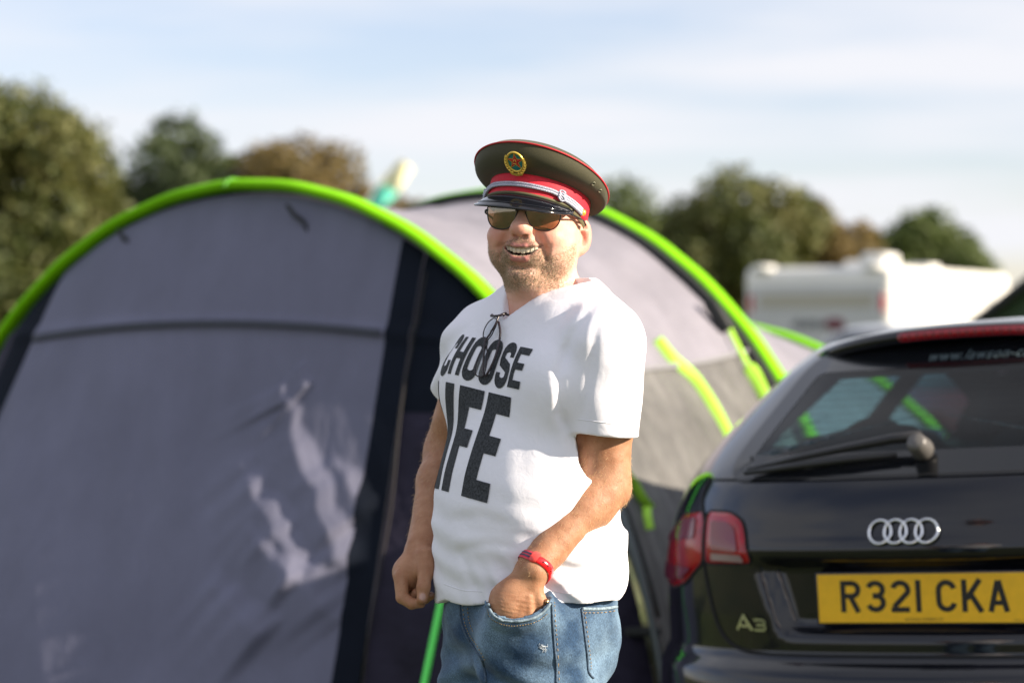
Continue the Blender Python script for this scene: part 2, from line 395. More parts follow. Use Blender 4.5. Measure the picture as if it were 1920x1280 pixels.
# lettering of the maker on the rear, too blurred to read: a row of dark strokes and a red mark
for k in range(7):
    MB().box((-1.52 + k * .075, -.032, 1.66 + .015 * math.sin(k * 2)), (.045, .008, .10 + .05 * (k % 2)), bev=.003).build('letter', M_INK, caravan, False)
MB().lathe([(0, 0), (.17, 0), (.17, .008), (0, .008)], 20, Matrix.Translation((-.86, -.03, 1.66)) @ Matrix.Scale(.6, 4, (0, 0, 1)) @ Matrix.Rotation(R(90), 4, 'X')).build('emblem', M_INKR, caravan)
for yy, ww in ((1.0, .9), (3.0, 1.2)):
    w_ = MB().box((.012, yy + ww / 2, 1.25), (.03, ww, .55), bev=.02).build('window', M_DARKGL, caravan, False)
MB().box((.02, 4.75, 1.25), (.03, .62, 1.7), bev=.02).build('door', M_CARG, caravan, False)
for yy in (1.2, 3.4):
    MB().box((-Wc / 2 + .35, yy, z1 + .06), (.6, .5, .12), bev=.04).build('roof_light', M_CARW, caravan, False)
MB().box((-.32, .45, z1 + .10), (.42, .65, .2), bev=.08).build('air_vent', M_CARW, caravan, False)
MB().box((.05, Lc - .05, 1.75), (.2, .12, .3), bev=.05).build('wing_mirror', M_CARW, caravan, False)
for xx in (-.15, -Wc + .15):
    MB().lathe([(0, -.1), (.3, -.1), (.33, -.05), (.33, .05), (.3, .1), (0, .1)], 24, Matrix.Translation((xx, 2.6, .33)) @ Matrix.Rotation(R(90), 4, 'Y')).build('wheel', M_TYRE, caravan)
MB().box((-Wc / 2, 2.7, .36), (Wc - .5, 4.4, .12)).build('chassis', M_TYRE, caravan, False)
tag(caravan, 'white touring caravan with shaded grey rear and sunlit side beyond the parked car', 'caravan')

# ================================================================== dark green tent at the right edge
M_GT = mat('green_canvas', (0.035, 0.075, 0.030), .7, noise=(5, .2), bump=(6, .2, .05))
M_BT = mat('black_trim', (0.012, 0.014, 0.014), .6)
gt = empty('canvas_tent', (6.16, 22, 0), (0, 0, -CA))
hw = 1.55
wl = MB()
for sx in (-1, 1):
    wl.add([(sx * hw, -2, 0), (sx * hw, 2, 0), (sx * hw, 2, 1.35), (sx * hw, -2, 1.35)], [(0, 1, 2, 3)])
wl.add([(-hw, -2, 0), (hw, -2, 0), (hw, -2, 1.35), (0, -2, 2.55), (-hw, -2, 1.35)], [(0, 1, 2, 3, 4)])
wl.add([(-hw, 2, 0), (hw, 2, 0), (hw, 2, 1.35), (0, 2, 2.55), (-hw, 2, 1.35)], [(0, 1, 2, 3, 4)])
wl.build('wall', M_GT, gt, False)
for sx in (-1, 1):
    rp = [[(sx * (hw + .14) * k / 10, -2.12 + 4.24 * j / 8, 2.58 - 1.30 * k / 10 - .05 * math.sin(math.pi * k / 10)) for j in range(9)] for k in range(11)]
    MB().grid(rp).build('roof_slope', M_GT, gt)
    MB().tube([(sx * (hw + .14) * k / 10, -2.14, 2.585 - 1.30 * k / 10 - .05 * math.sin(math.pi * k / 10)) for k in range(11)], .05, 8).build('edge_trim', M_BT, gt)
MB().tube([(0, -2.14, 2.6), (0, 2.14, 2.6)], .035, 8).build('ridge_trim', M_BT, gt)
tag(gt, 'dark green canvas tent with black edging at the right edge', 'tent')

# ================================================================== teal and cream flag
fl = empty('feather_flag', px(672, 640, 34) * 1.0); fl.location.z = 0
def fp(x, y): 
    p = px(x, y, 34); return Vector((p.x - fl.location.x, 0, p.z))
M_TEAL = mat('flag_teal', (0.12, 0.62, 0.48), .7); M_CREAM = mat('flag_cream', (0.82, 0.78, 0.48), .7)
pol = [Vector((0, 0, 0)), fp(673, 500), fp(680, 400), fp(710, 345), fp(752, 296)]
MB().tube(catmull(pol, 6), [.03 - .001 * k for k in range(25)], 8).build('pole', mat('flag_pole', (.6, .6, .6), .4), fl)
def sail(a, b, n=8):
    P = []
    for i in range(n + 1):
        s_ = i / n; row = []
        for j in range(7):
            q = j / 6; c = a[0] * (1 - s_) + a[1] * s_; d_ = b[0] * (1 - s_) + b[1] * s_
            p = c * (1 - q) + d_ * q; row.append((p.x, .06 * math.sin(q * 5 + s_ * 3), p.z))
        P.append(row)
    return P
MB().grid(sail((fp(680, 392), fp(712, 343)), (fp(714, 392), fp(748, 362)))).build('lower_cloth', M_TEAL, fl)
MB().grid(sail((fp(712, 343), fp(752, 298)), (fp(748, 362), fp(776, 316)))).build('upper_cloth', M_CREAM, fl)
tag(fl, 'teal and cream fluttering flag behind the shoulder of the green arch', 'flag')

# ================================================================== tunnel tent
TF = Vector((-.88, 8.0, 0)); TD = Vector((.5, .8660254, 0)); TR = Vector((.8660254, -.5, 0))
tent = empty('tunnel_tent', (0, 0, 0))
M_LIME = mat('lime_fabric', (0.19, 0.54, 0.002), .7, spec=.15, noise=(6, .06)); M_LIMES = mat('lime_strap', (0.42, 0.80, 0.06), .6)
M_NAVY = mat('navy_fabric', (0.006, 0.009, 0.017), .8, spec=.12, noise=(4, .2), bump=(30, .2, .01))
M_PURP = mat('plum_fabric', (0.022, 0.019, 0.036), .7, spec=.2, noise=(5, .35), bump=(9, .5, .04))
def cloth_mat(name, col, thr, wr=1.0):
    m = mat(name, col, .62, spec=.35, noise=(2.2, .10, 6))
    t = m.node_tree; b = t.nodes['Principled BSDF']
    co = [n for n in t.nodes if n.type == 'TEX_COORD'][0]
    n = t.nodes.new('ShaderNodeTexNoise'); n.inputs['Scale'].default_value = 5; n.inputs['Detail'].default_value = 6
    mp_ = t.nodes.new('ShaderNodeMapping'); mp_.inputs['Scale'].default_value = (1.6, 1.6, .45); mp_.inputs['Rotation'].default_value = (0, R(20), 0)
    t.links.new(co.outputs['Object'], mp_.inputs[0]); t.links.new(mp_.outputs[0], n.inputs['Vector'])
    bp = t.nodes.new('ShaderNodeBump'); bp.inputs['Strength'].default_value = .35 * wr; bp.inputs['Distance'].default_value = .05
    t.links.new(n.outputs['Fac'], bp.inputs['Height']); t.links.new(bp.outputs[0], b.inputs['Normal'])
    tl = t.nodes.new('ShaderNodeBsdfTranslucent'); tl.inputs[0].default_value = (*[min(1, c * 1.4) for c in col], 1)
    ms = t.nodes.new('ShaderNodeMixShader'); ms.inputs[0].default_value = thr
    t.links.new(b.outputs[0], ms.inputs[1]); t.links.new(tl.outputs[0], ms.inputs[2]); t.links.new(ms.outputs[0], t.nodes['Material Output'].inputs[0])
    return m
M_DOOR = cloth_mat('tent_door_cloth', (0.150, 0.154, 0.222), .08)
M_SIDE = cloth_mat('tent_side_cloth', (0.235, 0.225, 0.262), .10)
M_MESH = cloth_mat('tent_lower_cloth', (0.125, 0.122, 0.118), .08, 2.2)
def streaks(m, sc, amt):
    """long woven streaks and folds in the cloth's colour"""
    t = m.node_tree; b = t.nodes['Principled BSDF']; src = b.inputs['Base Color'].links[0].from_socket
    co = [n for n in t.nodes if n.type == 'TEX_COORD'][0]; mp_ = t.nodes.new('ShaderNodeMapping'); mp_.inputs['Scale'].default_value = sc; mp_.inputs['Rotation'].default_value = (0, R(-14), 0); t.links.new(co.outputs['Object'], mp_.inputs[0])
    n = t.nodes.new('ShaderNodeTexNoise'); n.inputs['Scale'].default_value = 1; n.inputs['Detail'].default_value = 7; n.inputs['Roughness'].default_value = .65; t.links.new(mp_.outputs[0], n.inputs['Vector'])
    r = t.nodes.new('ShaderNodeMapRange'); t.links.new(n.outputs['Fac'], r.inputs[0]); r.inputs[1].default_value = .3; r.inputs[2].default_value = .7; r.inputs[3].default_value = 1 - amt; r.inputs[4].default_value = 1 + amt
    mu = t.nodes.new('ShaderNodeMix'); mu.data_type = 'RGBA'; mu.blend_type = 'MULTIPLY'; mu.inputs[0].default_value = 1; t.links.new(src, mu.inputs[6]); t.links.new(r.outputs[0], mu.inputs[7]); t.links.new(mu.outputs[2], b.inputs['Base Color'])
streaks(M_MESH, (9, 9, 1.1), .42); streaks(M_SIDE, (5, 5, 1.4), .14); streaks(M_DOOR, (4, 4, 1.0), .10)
HOOPS = [(0.0, 1.905, 1.55), (1.636, 1.965, 1.55), (3.30, 1.48, 1.62), (4.5, .9, 1.2)]
def hoop_pt(t, H, A, a, lift=0):
    """a from 0 (right foot) to pi (left foot)"""
    q = (A + lift) * math.cos(a); z = (H + lift) * math.sin(a)
    return TF + TD * t + TR * q + Vector((0, 0, z))
def shell_pt(tt, a):
    """outer fabric between hoops: slight inward sag between them"""
    for i in range(len(HOOPS) - 1):
        t0, H0, A0 = HOOPS[i]; t1, H1, A1 = HOOPS[i + 1]
        if tt <= t1 + 1e-6:
            s_ = (tt - t0) / (t1 - t0); sag = 1 - .035 * math.sin(math.pi * s_)
            return hoop_pt(tt, (H0 + (H1 - H0) * s_) * sag, (A0 + (A1 - A0) * s_) * sag, a)
def wr(p, amp=.012):
    return .008 * math.sin(14 * (p.x * .5 + p.y * .866) + 2.5 * p.z + 3 * float(vnoise(np.array([p.x, p.y, p.z * 2])))) * max(0, 1 - abs(p.z - .8) / .6) + amp * float(vnoise(np.array([p.x * 3, p.y * 3, p.z * 1.2])) + .5 * vnoise(np.array([p.x * 8 + p.z * 3, p.y * 8, p.z * 3])))
NA = 72
def shell(name, ta, tb, a0, a1, m, nt_=14, off=0.0):
    P = []
    for i in range(nt_ + 1):
        row = []
        for j in range(NA + 1):
            tt = ta + (tb - ta) * i / nt_; a = a0 + (a1 - a0) * j / NA
            p = shell_pt(tt, a); c = TF + TD * tt + Vector((0, 0, .6)); nrm = (p - c).normalized()
            row.append(tuple(p + nrm * (off + wr(p))))
        P.append(row)
    return MB().grid(P).build(name, m, tent)
SEAM = math.asin(1.36 / 1.95)
shell('roof_panel', 0.0, 1.636, SEAM, math.pi - SEAM, M_SIDE)
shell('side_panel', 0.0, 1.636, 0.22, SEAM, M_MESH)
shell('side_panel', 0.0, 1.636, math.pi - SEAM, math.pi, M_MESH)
shell('mud_skirt', 0.0, 1.636, 0.0, 0.22, M_SIDE)
shell('rear_roof_panel', 1.636, 3.30, 0, math.pi, M_SIDE)
shell('rear_end_panel', 3.30, 4.5, 0, math.pi, M_SIDE)
# seams on the side, raised strips
def seam_on_shell(pts, r, m, name, lift=.012):
    q = [shell_pt(t_, a_) for t_, a_ in pts]; cs = [TF + TD * t_ + Vector((0, 0, .6)) for t_, a_ in pts]
    q = [p + (p - c).normalized() * (lift + wr(p)) for p, c in zip(q, cs)]
    return MB().tube(q, r, 8, flat=(0, 0, 1)).build(name, m, tent)
seam_on_shell([(t_, SEAM) for t_ in np.linspace(.03, 1.6, 24)], .010, mat('seam_grey', (.2, .2, .22), .7), 'seam')
seam_on_shell([(t_, .22) for t_ in np.linspace(.03, 1.6, 24)], .010, mat('seam_grey', (.2, .2, .22), .7), 'seam')
# lime sleeves over the hoops
def sleeve(i, w, name='arch_sleeve', a0=0.0, a1=math.pi):
    t_, H, A = HOOPS[i]; P = []
    for j in range(97):
        a = a0 + (a1 - a0) * j / 96; ring = []
        for k in range(11):
            b = math.pi * 2 * k / 10
            tt = w * math.cos(b); lf = .014 + .020 * math.sin(b) + .0012 * math.sin(a * 40 + i)
            ring.append(tuple(hoop_pt(t_ + tt, H, A, a, lf)))
        P.append(ring)
    return MB().grid(P).build(name, M_LIME, tent)
sleeve(0, .046, a0=.62); sleeve(1, .046, a0=.30); sleeve(2, .042); sleeve(3, .03)
M_POLE = mat('grey_pole', (.12, .14, .15), .35, metal=.5)
t_, H, A = HOOPS[0]
MB().tube([hoop_pt(0, H, A, a, .02) for a in np.linspace(0.02, .66, 14)], .013, 8).build('pole', M_POLE, tent)
MB().tube([hoop_pt(0, H, A, a, .02) for a in np.linspace(0.0, .17, 5)], .019, 10).build('pole_foot', mat('alu', (.55, .56, .58), .35, metal=.8), tent)
MB().box(hoop_pt(0, H, A, .285, -.02), (.11, .05, .028), bev=.008).build('clip', M_BT, tent, False)
# black piping under the sleeves
MB().tube([hoop_pt(.062, 1.905, 1.55, a, .004) for a in np.linspace(.3, math.pi, 70)], .014, 6).build('piping', M_BT, tent)
MB().tube([hoop_pt(1.636 - .075, 1.965, 1.55, a, .002) for a in np.linspace(.3, math.pi, 70)], .016, 6).build('piping', M_BT, tent)
# ring seam at the crown of the front sleeve
MB().tube([hoop_pt(tt, 1.905, 1.55, math.pi / 2 + .03, .036 * math.sqrt(max(0, 1 - (tt / .062) ** 2)) - .003) for tt in np.linspace(-.061, .061, 14)], .007, 6).build('sleeve_joint', mat('dark_lime', (.07, .26, .01), .6), tent)

# front face: sloping out from the arch towards the ground
F_H, F_A = 1.888, 1.53
CREASE = []
def front_out(q, z, wrinkle=True):
    """how far the front cloth stands out from the arch plane"""
    q = np.asarray(q, float); z = np.asarray(z, float)
    lim = F_A * np.sqrt(np.maximum(1e-4, 1 - np.minimum(.999, (z / F_H) ** 2)))
    e = np.sqrt(np.maximum(0, 1 - np.minimum(1, (q / lim) ** 2)))
    o = .27 * (F_H - z) * e - .22 * (q - .62) * (F_H - z) / F_H * e
    if wrinkle:
        wq = q + .42 * z; c = lambda a, b, k: np.stack([a, b, np.full_like(a, k)], -1)
        o = o + .018 * vnoise(c(q * 1.7, z * 1.7, 1.2)) + .006 * vnoise(c(wq * 5.5, z * .9, 3.1)) + .002 * vnoise(c(wq * 13, z * 2.0, 7.7))
        for (qa, za, qb, zb, hh_, ww_) in CREASE:
            L2 = (qb - qa) ** 2 + (zb - za) ** 2; Ls = math.sqrt(L2)
            s_ = ((q - qa) * (qb - qa) + (z - za) * (zb - za)) / L2
            t_ = ((q - qa) * (za - zb) + (z - za) * (qb - qa)) / Ls + .016 * vnoise(c(s_ * Ls * 14, np.full_like(q, qa * 9), 2.0))
            w2 = np.maximum(.012, ww_ * (.55 + .75 * s_ + .5 * vnoise(c(s_ * Ls * 22, np.full_like(q, qa * 5), 9.0))))
            hx = hh_ * (w2 / ww_) * np.clip((s_ + .1) * 5, 0, 1) * np.clip((1.1 - s_) * 9, 0, 1)
            o = o + hx * np.where(t_ < 0, np.exp(-(t_ / .16) ** 2), np.maximum(0, 1 - t_ / w2))
        o = o + .012 * np.exp(-((z - (1.46 - .06 * (q + .1) ** 2)) / .02) ** 2)
    return o
def front_pt(q, z, off=0.0, wrinkle=True):
    return TF + TR * q + Vector((0, 0, z)) - TD * (float(front_out(q, z, wrinkle)) + off)
def ql(z): return -.74 - .24 * max(0, 1.68 - z)            # left edge of the grey door panel
def qr(z): return .615 - .015 * max(0, 1.72 - z)
def qlim(z): return F_A * math.sqrt(max(0, 1 - (z / F_H) ** 2))
def front(name, lo, hi, m, nz=120, nq=40, off=0.0, zmin=0.0, zmax=None):
    zt = F_H * .9995 if zmax is None else zmax; Q = []; Z = []
    for i in range(nz + 1):
        z = zmin + (zt - zmin) * (1 - (1 - i / nz) ** 1.6) if zmax is None else zmin + (zt - zmin) * i / nz
        L_ = qlim(z); a = max(-L_, min(L_, lo(z))); b = max(-L_, min(L_, hi(z)))
        Q.append([a + (b - a) * j / nq for j in range(nq + 1)]); Z.append([z] * (nq + 1))
    Q = np.array(Q); Z = np.array(Z); O = front_out(Q, Z) + off
    P = np.array(TF) + Q[..., None] * np.array(TR) + Z[..., None] * np.array((0, 0, 1.0)) - O[..., None] * np.array(TD)
    return MB().grid(P).build(name, m, tent)
def front_qz(x, y):
    """door panel coordinates of a pixel"""
    o_ = Vector((0, 0, CAMZ)); d = px(x, y, 1.0) - o_
    for k in range(300):
        Y = 8.6 - k * .008; p = o_ + d * Y; rel = p - TF; q = rel.dot(TR); out = -rel.dot(TD)
        if abs(q) < F_A * .98 and 0 < p.z < F_H and -(front_pt(q, p.z, 0, False) - TF).dot(TD) <= out: return q, p.z
    return 0, 1
_cr = [(*front_qz(*a), *front_qz(*b), h_, w_) for a, b, h_, w_ in (((452, 868), (612, 1146), .030, .060), ((540, 772), (648, 1046), .027, .050), ((398, 1088), (494, 1190), .024, .048), ((622, 858), (684, 952), .020, .036), ((470, 990), (560, 1080), .016, .030), ((524, 722), (534, 756), .014, .024), ((556, 688), (582, 718), .014, .022))]
CREASE.extend(_cr)
front('door_panel', lambda z: max(ql(z), -qlim(z)), lambda z: min(qr(z), qlim(z)), M_DOOR, 210, 190)
front('door_border', lambda z: ql(z) - .115, lambda z: ql(z), M_NAVY, 100, 8)
front('wing_panel', lambda z: -9, lambda z: ql(z) - .115, M_PURP, 100, 14, -.01)
front('door_border', lambda z: qr(z), lambda z: qr(z) + .085, M_NAVY, 100, 8)
front('wing_panel', lambda z: qr(z) + .085, lambda z: 9, M_NAVY, 100, 24, -.012, 1.18)
front('lower_wing_panel', lambda z: qr(z) + .085, lambda z: 9, M_PURP, 90, 24, -.014, 0, 1.19)
# curved seam across the door panel, zip edge beside the border, toggles under the arch
M_SEAM = mat('door_seam', (0.055, 0.06, 0.085), .7)
MB().tube([front_pt(q, 1.46 - .085 * (q + .02) ** 2, .006) for q in np.linspace(-.80, .60, 50)], .012, 6, flat=(0, 0, 1)).build('seam', M_SEAM, tent)
MB().tube([front_pt(qr(z) + .10 + .006 * math.sin(z * 9), z, .004) for z in np.linspace(.05, 1.62, 50)], .0028, 6).build('zip', mat('zip_brown', (.022, .018, .017), .6), tent)
for q_, z_ in ((-.47, 1.745), (.22, 1.81)):
    c = front_pt(q_, z_, .015, False)
    MB().tube([c + Vector((-.025, -.005, .035)), c, c + Vector((.03, -.01, -.02)), c + Vector((.045, -.012, -.055))], [.007, .008, .007, .004], 8).build('toggle', M_BT, tent)
tag(tent, 'large grey tunnel tent with lime green arches standing behind the man', 'tent')

# straps and guy lines: things of their own tied to the tent
def strap(name, pts, w, m, label, cat='guy line', facing=(1, 0, 0)):
    o = MB().tube(catmull(pts, 7), w, 8, flat=facing).build(name, m)
    return tag(o, label, cat, 'lime webbing on the tent')
def on_side(x, y, lift=.03):
    """where the line of sight through a pixel meets the sunlit tent side"""
    d = px(x, y, 1.0) - Vector((0, 0, CAMZ)); o_ = Vector((0, 0, CAMZ)); best = None
    for k in range(400):
        Y = 7.0 + k * .008; p = o_ + d * Y; rel = p - TF; t0 = rel.dot(TD); q = rel.dot(TR)
        if not 0 <= t0 <= 1.7: continue
        s_ = t0 / 1.636; Hh = (1.935 + .03 * s_) * (1 - .035 * math.sin(math.pi * min(1, s_))); Aa = 1.55 * (1 - .035 * math.sin(math.pi * min(1, s_)))
        if q > 0 and (q / Aa) ** 2 + (p.z / Hh) ** 2 <= 1: best = p; break
    if best is None: best = o_ + d * 8.3
    return best - d.normalized() * lift
strap('webbing_strap', [on_side(x, y) for x, y in ((1232, 636), (1262, 672), (1300, 706), (1332, 752), (1358, 800), (1378, 846), (1392, 880))], .021, M_LIMES, 'slack lime yellow strap lying across the sunlit tent side')
strap('webbing_strap', [on_side(x, y, .05) for x, y in ((1366, 612), (1384, 648), (1402, 684))], .010, M_LIMES, 'thin lime strap hanging from the black buckle by the arch')
strap('folded_strap', [on_side(x, y, .05) for x, y in ((1402, 684), (1416, 706), (1432, 738), (1452, 782))], [.012, .019, .024, .024, .026, .026, .026, .026, .026, .024, .024, .024, .024, .022, .022, .022, .022, .022, .022, .020, .020, .020], M_LIMES, 'bundled lime strap beside the rear arch above the car roof')
strap('webbing_strap', [on_side(x, y) for x, y in ((1150, 860), (1185, 902), (1203, 932), (1220, 953))], .017, M_LIMES, 'lime strap coming out from behind the man\'s elbow')
strap('webbing_strap', [on_side(x, y, .04) for x, y in ((1213, 950), (1214, 968), (1219, 992))], .014, M_LIMES, 'short lime strap end dangling below the elbow strap')
bk = MB().box((0, 0, 0), (.05, .03, .13), bev=.012); 
o = bk.build('buckle', M_BT); p = on_side(1346, 592, .06); o.location = p; o.rotation_euler = (0, R(-32), R(-20)); tag(o, 'black plastic buckle on the rear lime arch', 'buckle')
gl = [px(943, 566, 7.45), px(829, 1118, 6.83), px(795, 1283, 6.65)]
d_ = gl[2] - gl[1]; gl.append(gl[2] + d_ * ((gl[2].z + .02) / -d_.z))
o = MB().tube(gl, .0105, 10).build('guy_line', mat('bright_lime_line', (.10, .75, .10), .45)); tag(o, 'straight bright green guy line below the hanging hand', 'guy line', 'lime webbing on the tent')

# ================================================================== lettering: strokes drawn as flat ribbons
def arc(cx, cy, rx, ry, a0, a1, n=12):
    return [(cx + rx * math.cos(R(a0 + (a1 - a0) * k / n)), cy + ry * math.sin(R(a0 + (a1 - a0) * k / n))) for k in range(n + 1)]
def ribbon(poly, w, step, closed=False, ncol=2):
    """list of (x,y) -> rows of points across the stroke, resampled, mitred"""
    pts = [Vector((x, y)) for x, y in poly]
    if closed: pts = pts + [pts[0]]
    out = []
    for a, b in zip(pts[:-1], pts[1:]):
        n = max(1, int((b - a).length / step))
        out += [a.lerp(b, k / n) for k in range(n)]
    if not closed: out.append(pts[-1])
    n = len(out); rows = []
    for i, p in enumerate(out):
        if closed: d0 = (p - out[i - 1]).normalized(); d1 = (out[(i + 1) % n] - p).normalized()
        else:
            d0 = (p - out[max(i - 1, 0)]); d1 = (out[min(i + 1, n - 1)] - p)
            if d0.length < 1e-9: d0 = d1
            if d1.length < 1e-9: d1 = d0
            d0.normalize(); d1.normalize()
        n0 = Vector((-d0.y, d0.x)); n1 = Vector((-d1.y, d1.x)); m = (n0 + n1)
        m = m.normalized() if m.length > 1e-6 else n0
        k = w / 2 / max(.5, m.dot(n0))
        rows.append([p + m * k * (2 * j / ncol - 1) for j in range(ncol + 1)])
    if closed: rows.append(rows[0])
    return rows
def put_letter(strokes, fn, name, m, parent, step, lift=0.0002):
    """strokes: list of (poly, width, closed); fn(x, y, lift) -> point in space"""
    mb = MB()
    for i, (poly, w, cl) in enumerate(strokes):
        ncol = max(2, int(w / step))
        rows = ribbon(poly, w, step, cl, ncol)
        mb.grid([[tuple(fn(p.x, p.y, lift * i)) for p in r] for r in rows])
    return mb.build(name, m, parent)
# plate characters: box 50 x 79 mm, stroke 13 mm (centre lines)
def plate_char(c):
    s = 13.0; x0, x1, y0, y1 = 6.5, 43.5, 6.5, 72.5; ym = 40
    if c == 'R': return [([(x0, 0), (x0, 79)], s, 0), ([(13, y1), (30, y1)] + arc(28, 56.5, 15.5, 16, 90, -90) + [(13, 40.5)], s, 0), ([(24, 40), (43, 0)], s, 0)]
    if c == '3': return [(arc(25, 56, 18, 16.5, 160, -90) + [(18, 39.5)], s, 0), ([(18, 41)] + arc(25, 24, 18.5, 17.5, 90, -160), s, 0)]
    if c == '2': return [(arc(25, 55, 18.2, 17.5, 165, -25, 14) + [(8, 13)], s, 0), ([(1.5, 6.5), (46, 6.5)], s, 0)]
    if c == '1': return [([(7, 0), (7, 79)], s, 0)]
    if c == 'C': return [(arc(25, 52, 18.5, 20.5, 15, 180, 14) + arc(25, 27, 18.5, 20.5, 180, 345, 14), s, 0)]
    if c == 'K': return [([(x0, 0), (x0, 79)], s, 0), ([(11, 31), (44, 79)], s, 0), ([(20, 46), (46, 0)], s, 0)]
    if c == 'A': return [([(6, 0), (24.2, 76)], s, 0), ([(44, 0), (25.8, 76)], s, 0), ([(12, 22), (38, 22)], 12, 0)]
def text_mesh(body, size, fn, name, m, parent, shear=0.0, spacing=1.0):
    cu = bpy.data.curves.new('txt', 'FONT'); cu.body = body; cu.size = size; cu.shear = shear; cu.space_character = spacing; cu.align_x = 'LEFT'; cu.resolution_u = 3
    to = bpy.data.objects.new('txt', cu); me = to.to_mesh()
    v = [fn(p.co.x, p.co.y, 0) for p in me.vertices]; f = [list(q.vertices) for q in me.polygons]
    to.to_mesh_clear(); bpy.data.objects.remove(to); bpy.data.curves.remove(cu)
    return mesh_obj(name, v, f, m, parent, smooth=False)

# ================================================================== car body: stack of plan outlines
#        w     vr    hw    vf    Lr   n    Lf
ROWS = [(.17, .14, .76, 4.02, .90, 2.6, .9), (.24, -.01, .84, 4.14, .90, 2.6, .9), (.42, -.055, .875, 4.20, .90, 2.6, .9), (.60, -.06, .882, 4.19, .90, 2.6, .9),
        (.650, -.05, .882, 4.17, .90, 2.6, .9), (.676, -.020, .882, 4.15, .90, 2.6, .9), (.692, .0, .880, 4.13, .90, 2.6, .9), (.80, -.004, .876, 4.02, .90, 2.6, .9), (.93, -.004, .862, 3.80, .90, 2.6, .95),
        (.99, .006, .850, 3.55, .90, 2.6, .8), (1.05, .028, .832, 3.22, .90, 2.6, .6), (1.095, .055, .812, 3.05, .88, 2.6, .5), (1.16, .135, .760, 2.86, .80, 2.7, .45), (1.28, .33, .660, 2.48, .62, 2.9, .4),
        (1.385, .50, .565, 2.16, .52, 3.1, .4), (1.425, .58, .520, 2.02, .50, 3.0, .4), (1.450, .74, .44, 1.90, .50, 2.6, .4), (1.468, 1.0, .30, 1.68, .45, 2.3, .4), (1.474, 1.25, .08, 1.45, .2, 2.0, .15)]
RA = np.array(ROWS)
_h = np.diff(RA[:, 0]); _d = np.diff(RA[:, 1:], axis=0) / _h[:, None]; _m = np.zeros((len(RA), 6))
for _i in range(1, len(RA) - 1):
    w1, w2 = 2 * _h[_i] + _h[_i - 1], _h[_i] + 2 * _h[_i - 1]
    for _k in range(6):
        a_, b_ = _d[_i - 1, _k], _d[_i, _k]; _m[_i, _k] = 0 if a_ * b_ <= 0 else (w1 + w2) / (w1 / a_ + w2 / b_)
_m[0] = _d[0]; _m[-1] = _d[-1]; _rc = {}
def row(w):
    """smooth (monotone cubic) interpolation of the outline table"""
    key = round(w, 6); r_ = _rc.get(key)
    if r_ is None:
        w_ = min(max(w, RA[0, 0]), RA[-1, 0]); i = min(len(RA) - 2, max(0, int(np.searchsorted(RA[:, 0], w_, side='right')) - 1)); h = _h[i]; t = (w_ - RA[i, 0]) / h
        v = (2 * t ** 3 - 3 * t * t + 1) * RA[i, 1:] + (t ** 3 - 2 * t * t + t) * h * _m[i] + (3 * t * t - 2 * t ** 3) * RA[i + 1, 1:] + (t ** 3 - t * t) * h * _m[i + 1]
        r_ = _rc[key] = [float(x) for x in v]
    return r_
def sstep(a, b, x):
    t = max(0.0, min(1.0, (x - a) / (b - a))); return t * t * (3 - 2 * t)
def recess(u, w):
    """number plate recess of the tailgate"""
    top, bot = .905, .742
    if not bot - .03 < w < top + .02: return 0.0
    hwid = .345 - .055 * (top - w) / (top - bot)
    a = 1 - sstep(hwid - .004, hwid + .05, abs(u))
    return .042 * a * sstep(bot - .012, bot + .022, w) * (1 - sstep(top - .006, top + .004, w))
def rear_v(u, w):
    vr, hw, vf, Lr, n, Lf = row(w); k = min(.9999, abs(u) / hw)
    v = vr + Lr * (1 - (1 - k ** n) ** (1 / n))
    v += recess(u, w)
    v -= .010 * math.exp(-((w - .935) / .022) ** 2) * (1 - sstep(.40, .52, abs(u)))      # crease lip above the recess
    return v
def rear_pt(u, w, off=0.0):
    p = Vector((u, rear_v(u, w), w))
    if off:
        e = .004; du = Vector((2 * e, rear_v(u + e, w) - rear_v(u - e, w), 0)); dw = Vector((0, rear_v(u, w + e) - rear_v(u, w - e), 2 * e))
        p += du.cross(dw).normalized() * off
    return p
def side_u(v, w):
    vr, hw, vf, Lr, n, Lf = row(w)
    if v < vr + Lr: return hw * (max(0, 1 - ((vr + Lr - v) / Lr) ** n)) ** (1 / n)
    if v > vf - Lf: return hw * (max(0, 1 - ((v - vf + Lf) / Lf) ** 2.4)) ** (1 / 2.4)
    return hw
def front_v(u, w):
    vr, hw, vf, Lr, n, Lf = row(w); k = min(.9999, abs(u) / hw)
    return vf - Lf * (1 - (1 - k ** 2.4) ** (1 / 2.4))
def round_poly(pts, r, n=6):
    out = []; m = len(pts)
    for i in range(m):
        p0, p1, p2 = Vector(pts[i - 1]), Vector(pts[i]), Vector(pts[(i + 1) % m])
        a = p1 + (p0 - p1).normalized() * r; b = p1 + (p2 - p1).normalized() * r
        for k in range(n + 1):
            t = k / n; out.append((a * (1 - t) ** 2 + p1 * 2 * t * (1 - t) + b * t * t).to_tuple())
    return out
def dens(poly, step):
    out = []; m = len(poly)
    for i in range(m):
        a = Vector(poly[i]); b = Vector(poly[(i + 1) % m]); k = max(1, int((b - a).length / step))
        out += [a.lerp(b, j / k).to_tuple() for j in range(k)]
    return out
def inset(poly, d):
    out = []; m = len(poly); c = sum((Vector(p) for p in poly), Vector((0, 0))) / m
    for i in range(m):
        t = (Vector(poly[(i + 1) % m]) - Vector(poly[i - 1])).normalized(); nn = Vector((-t.y, t.x)); p = Vector(poly[i])
        if nn.dot(c - p) < 0: nn = -nn
        out.append((p + nn * d).to_tuple())
    return out
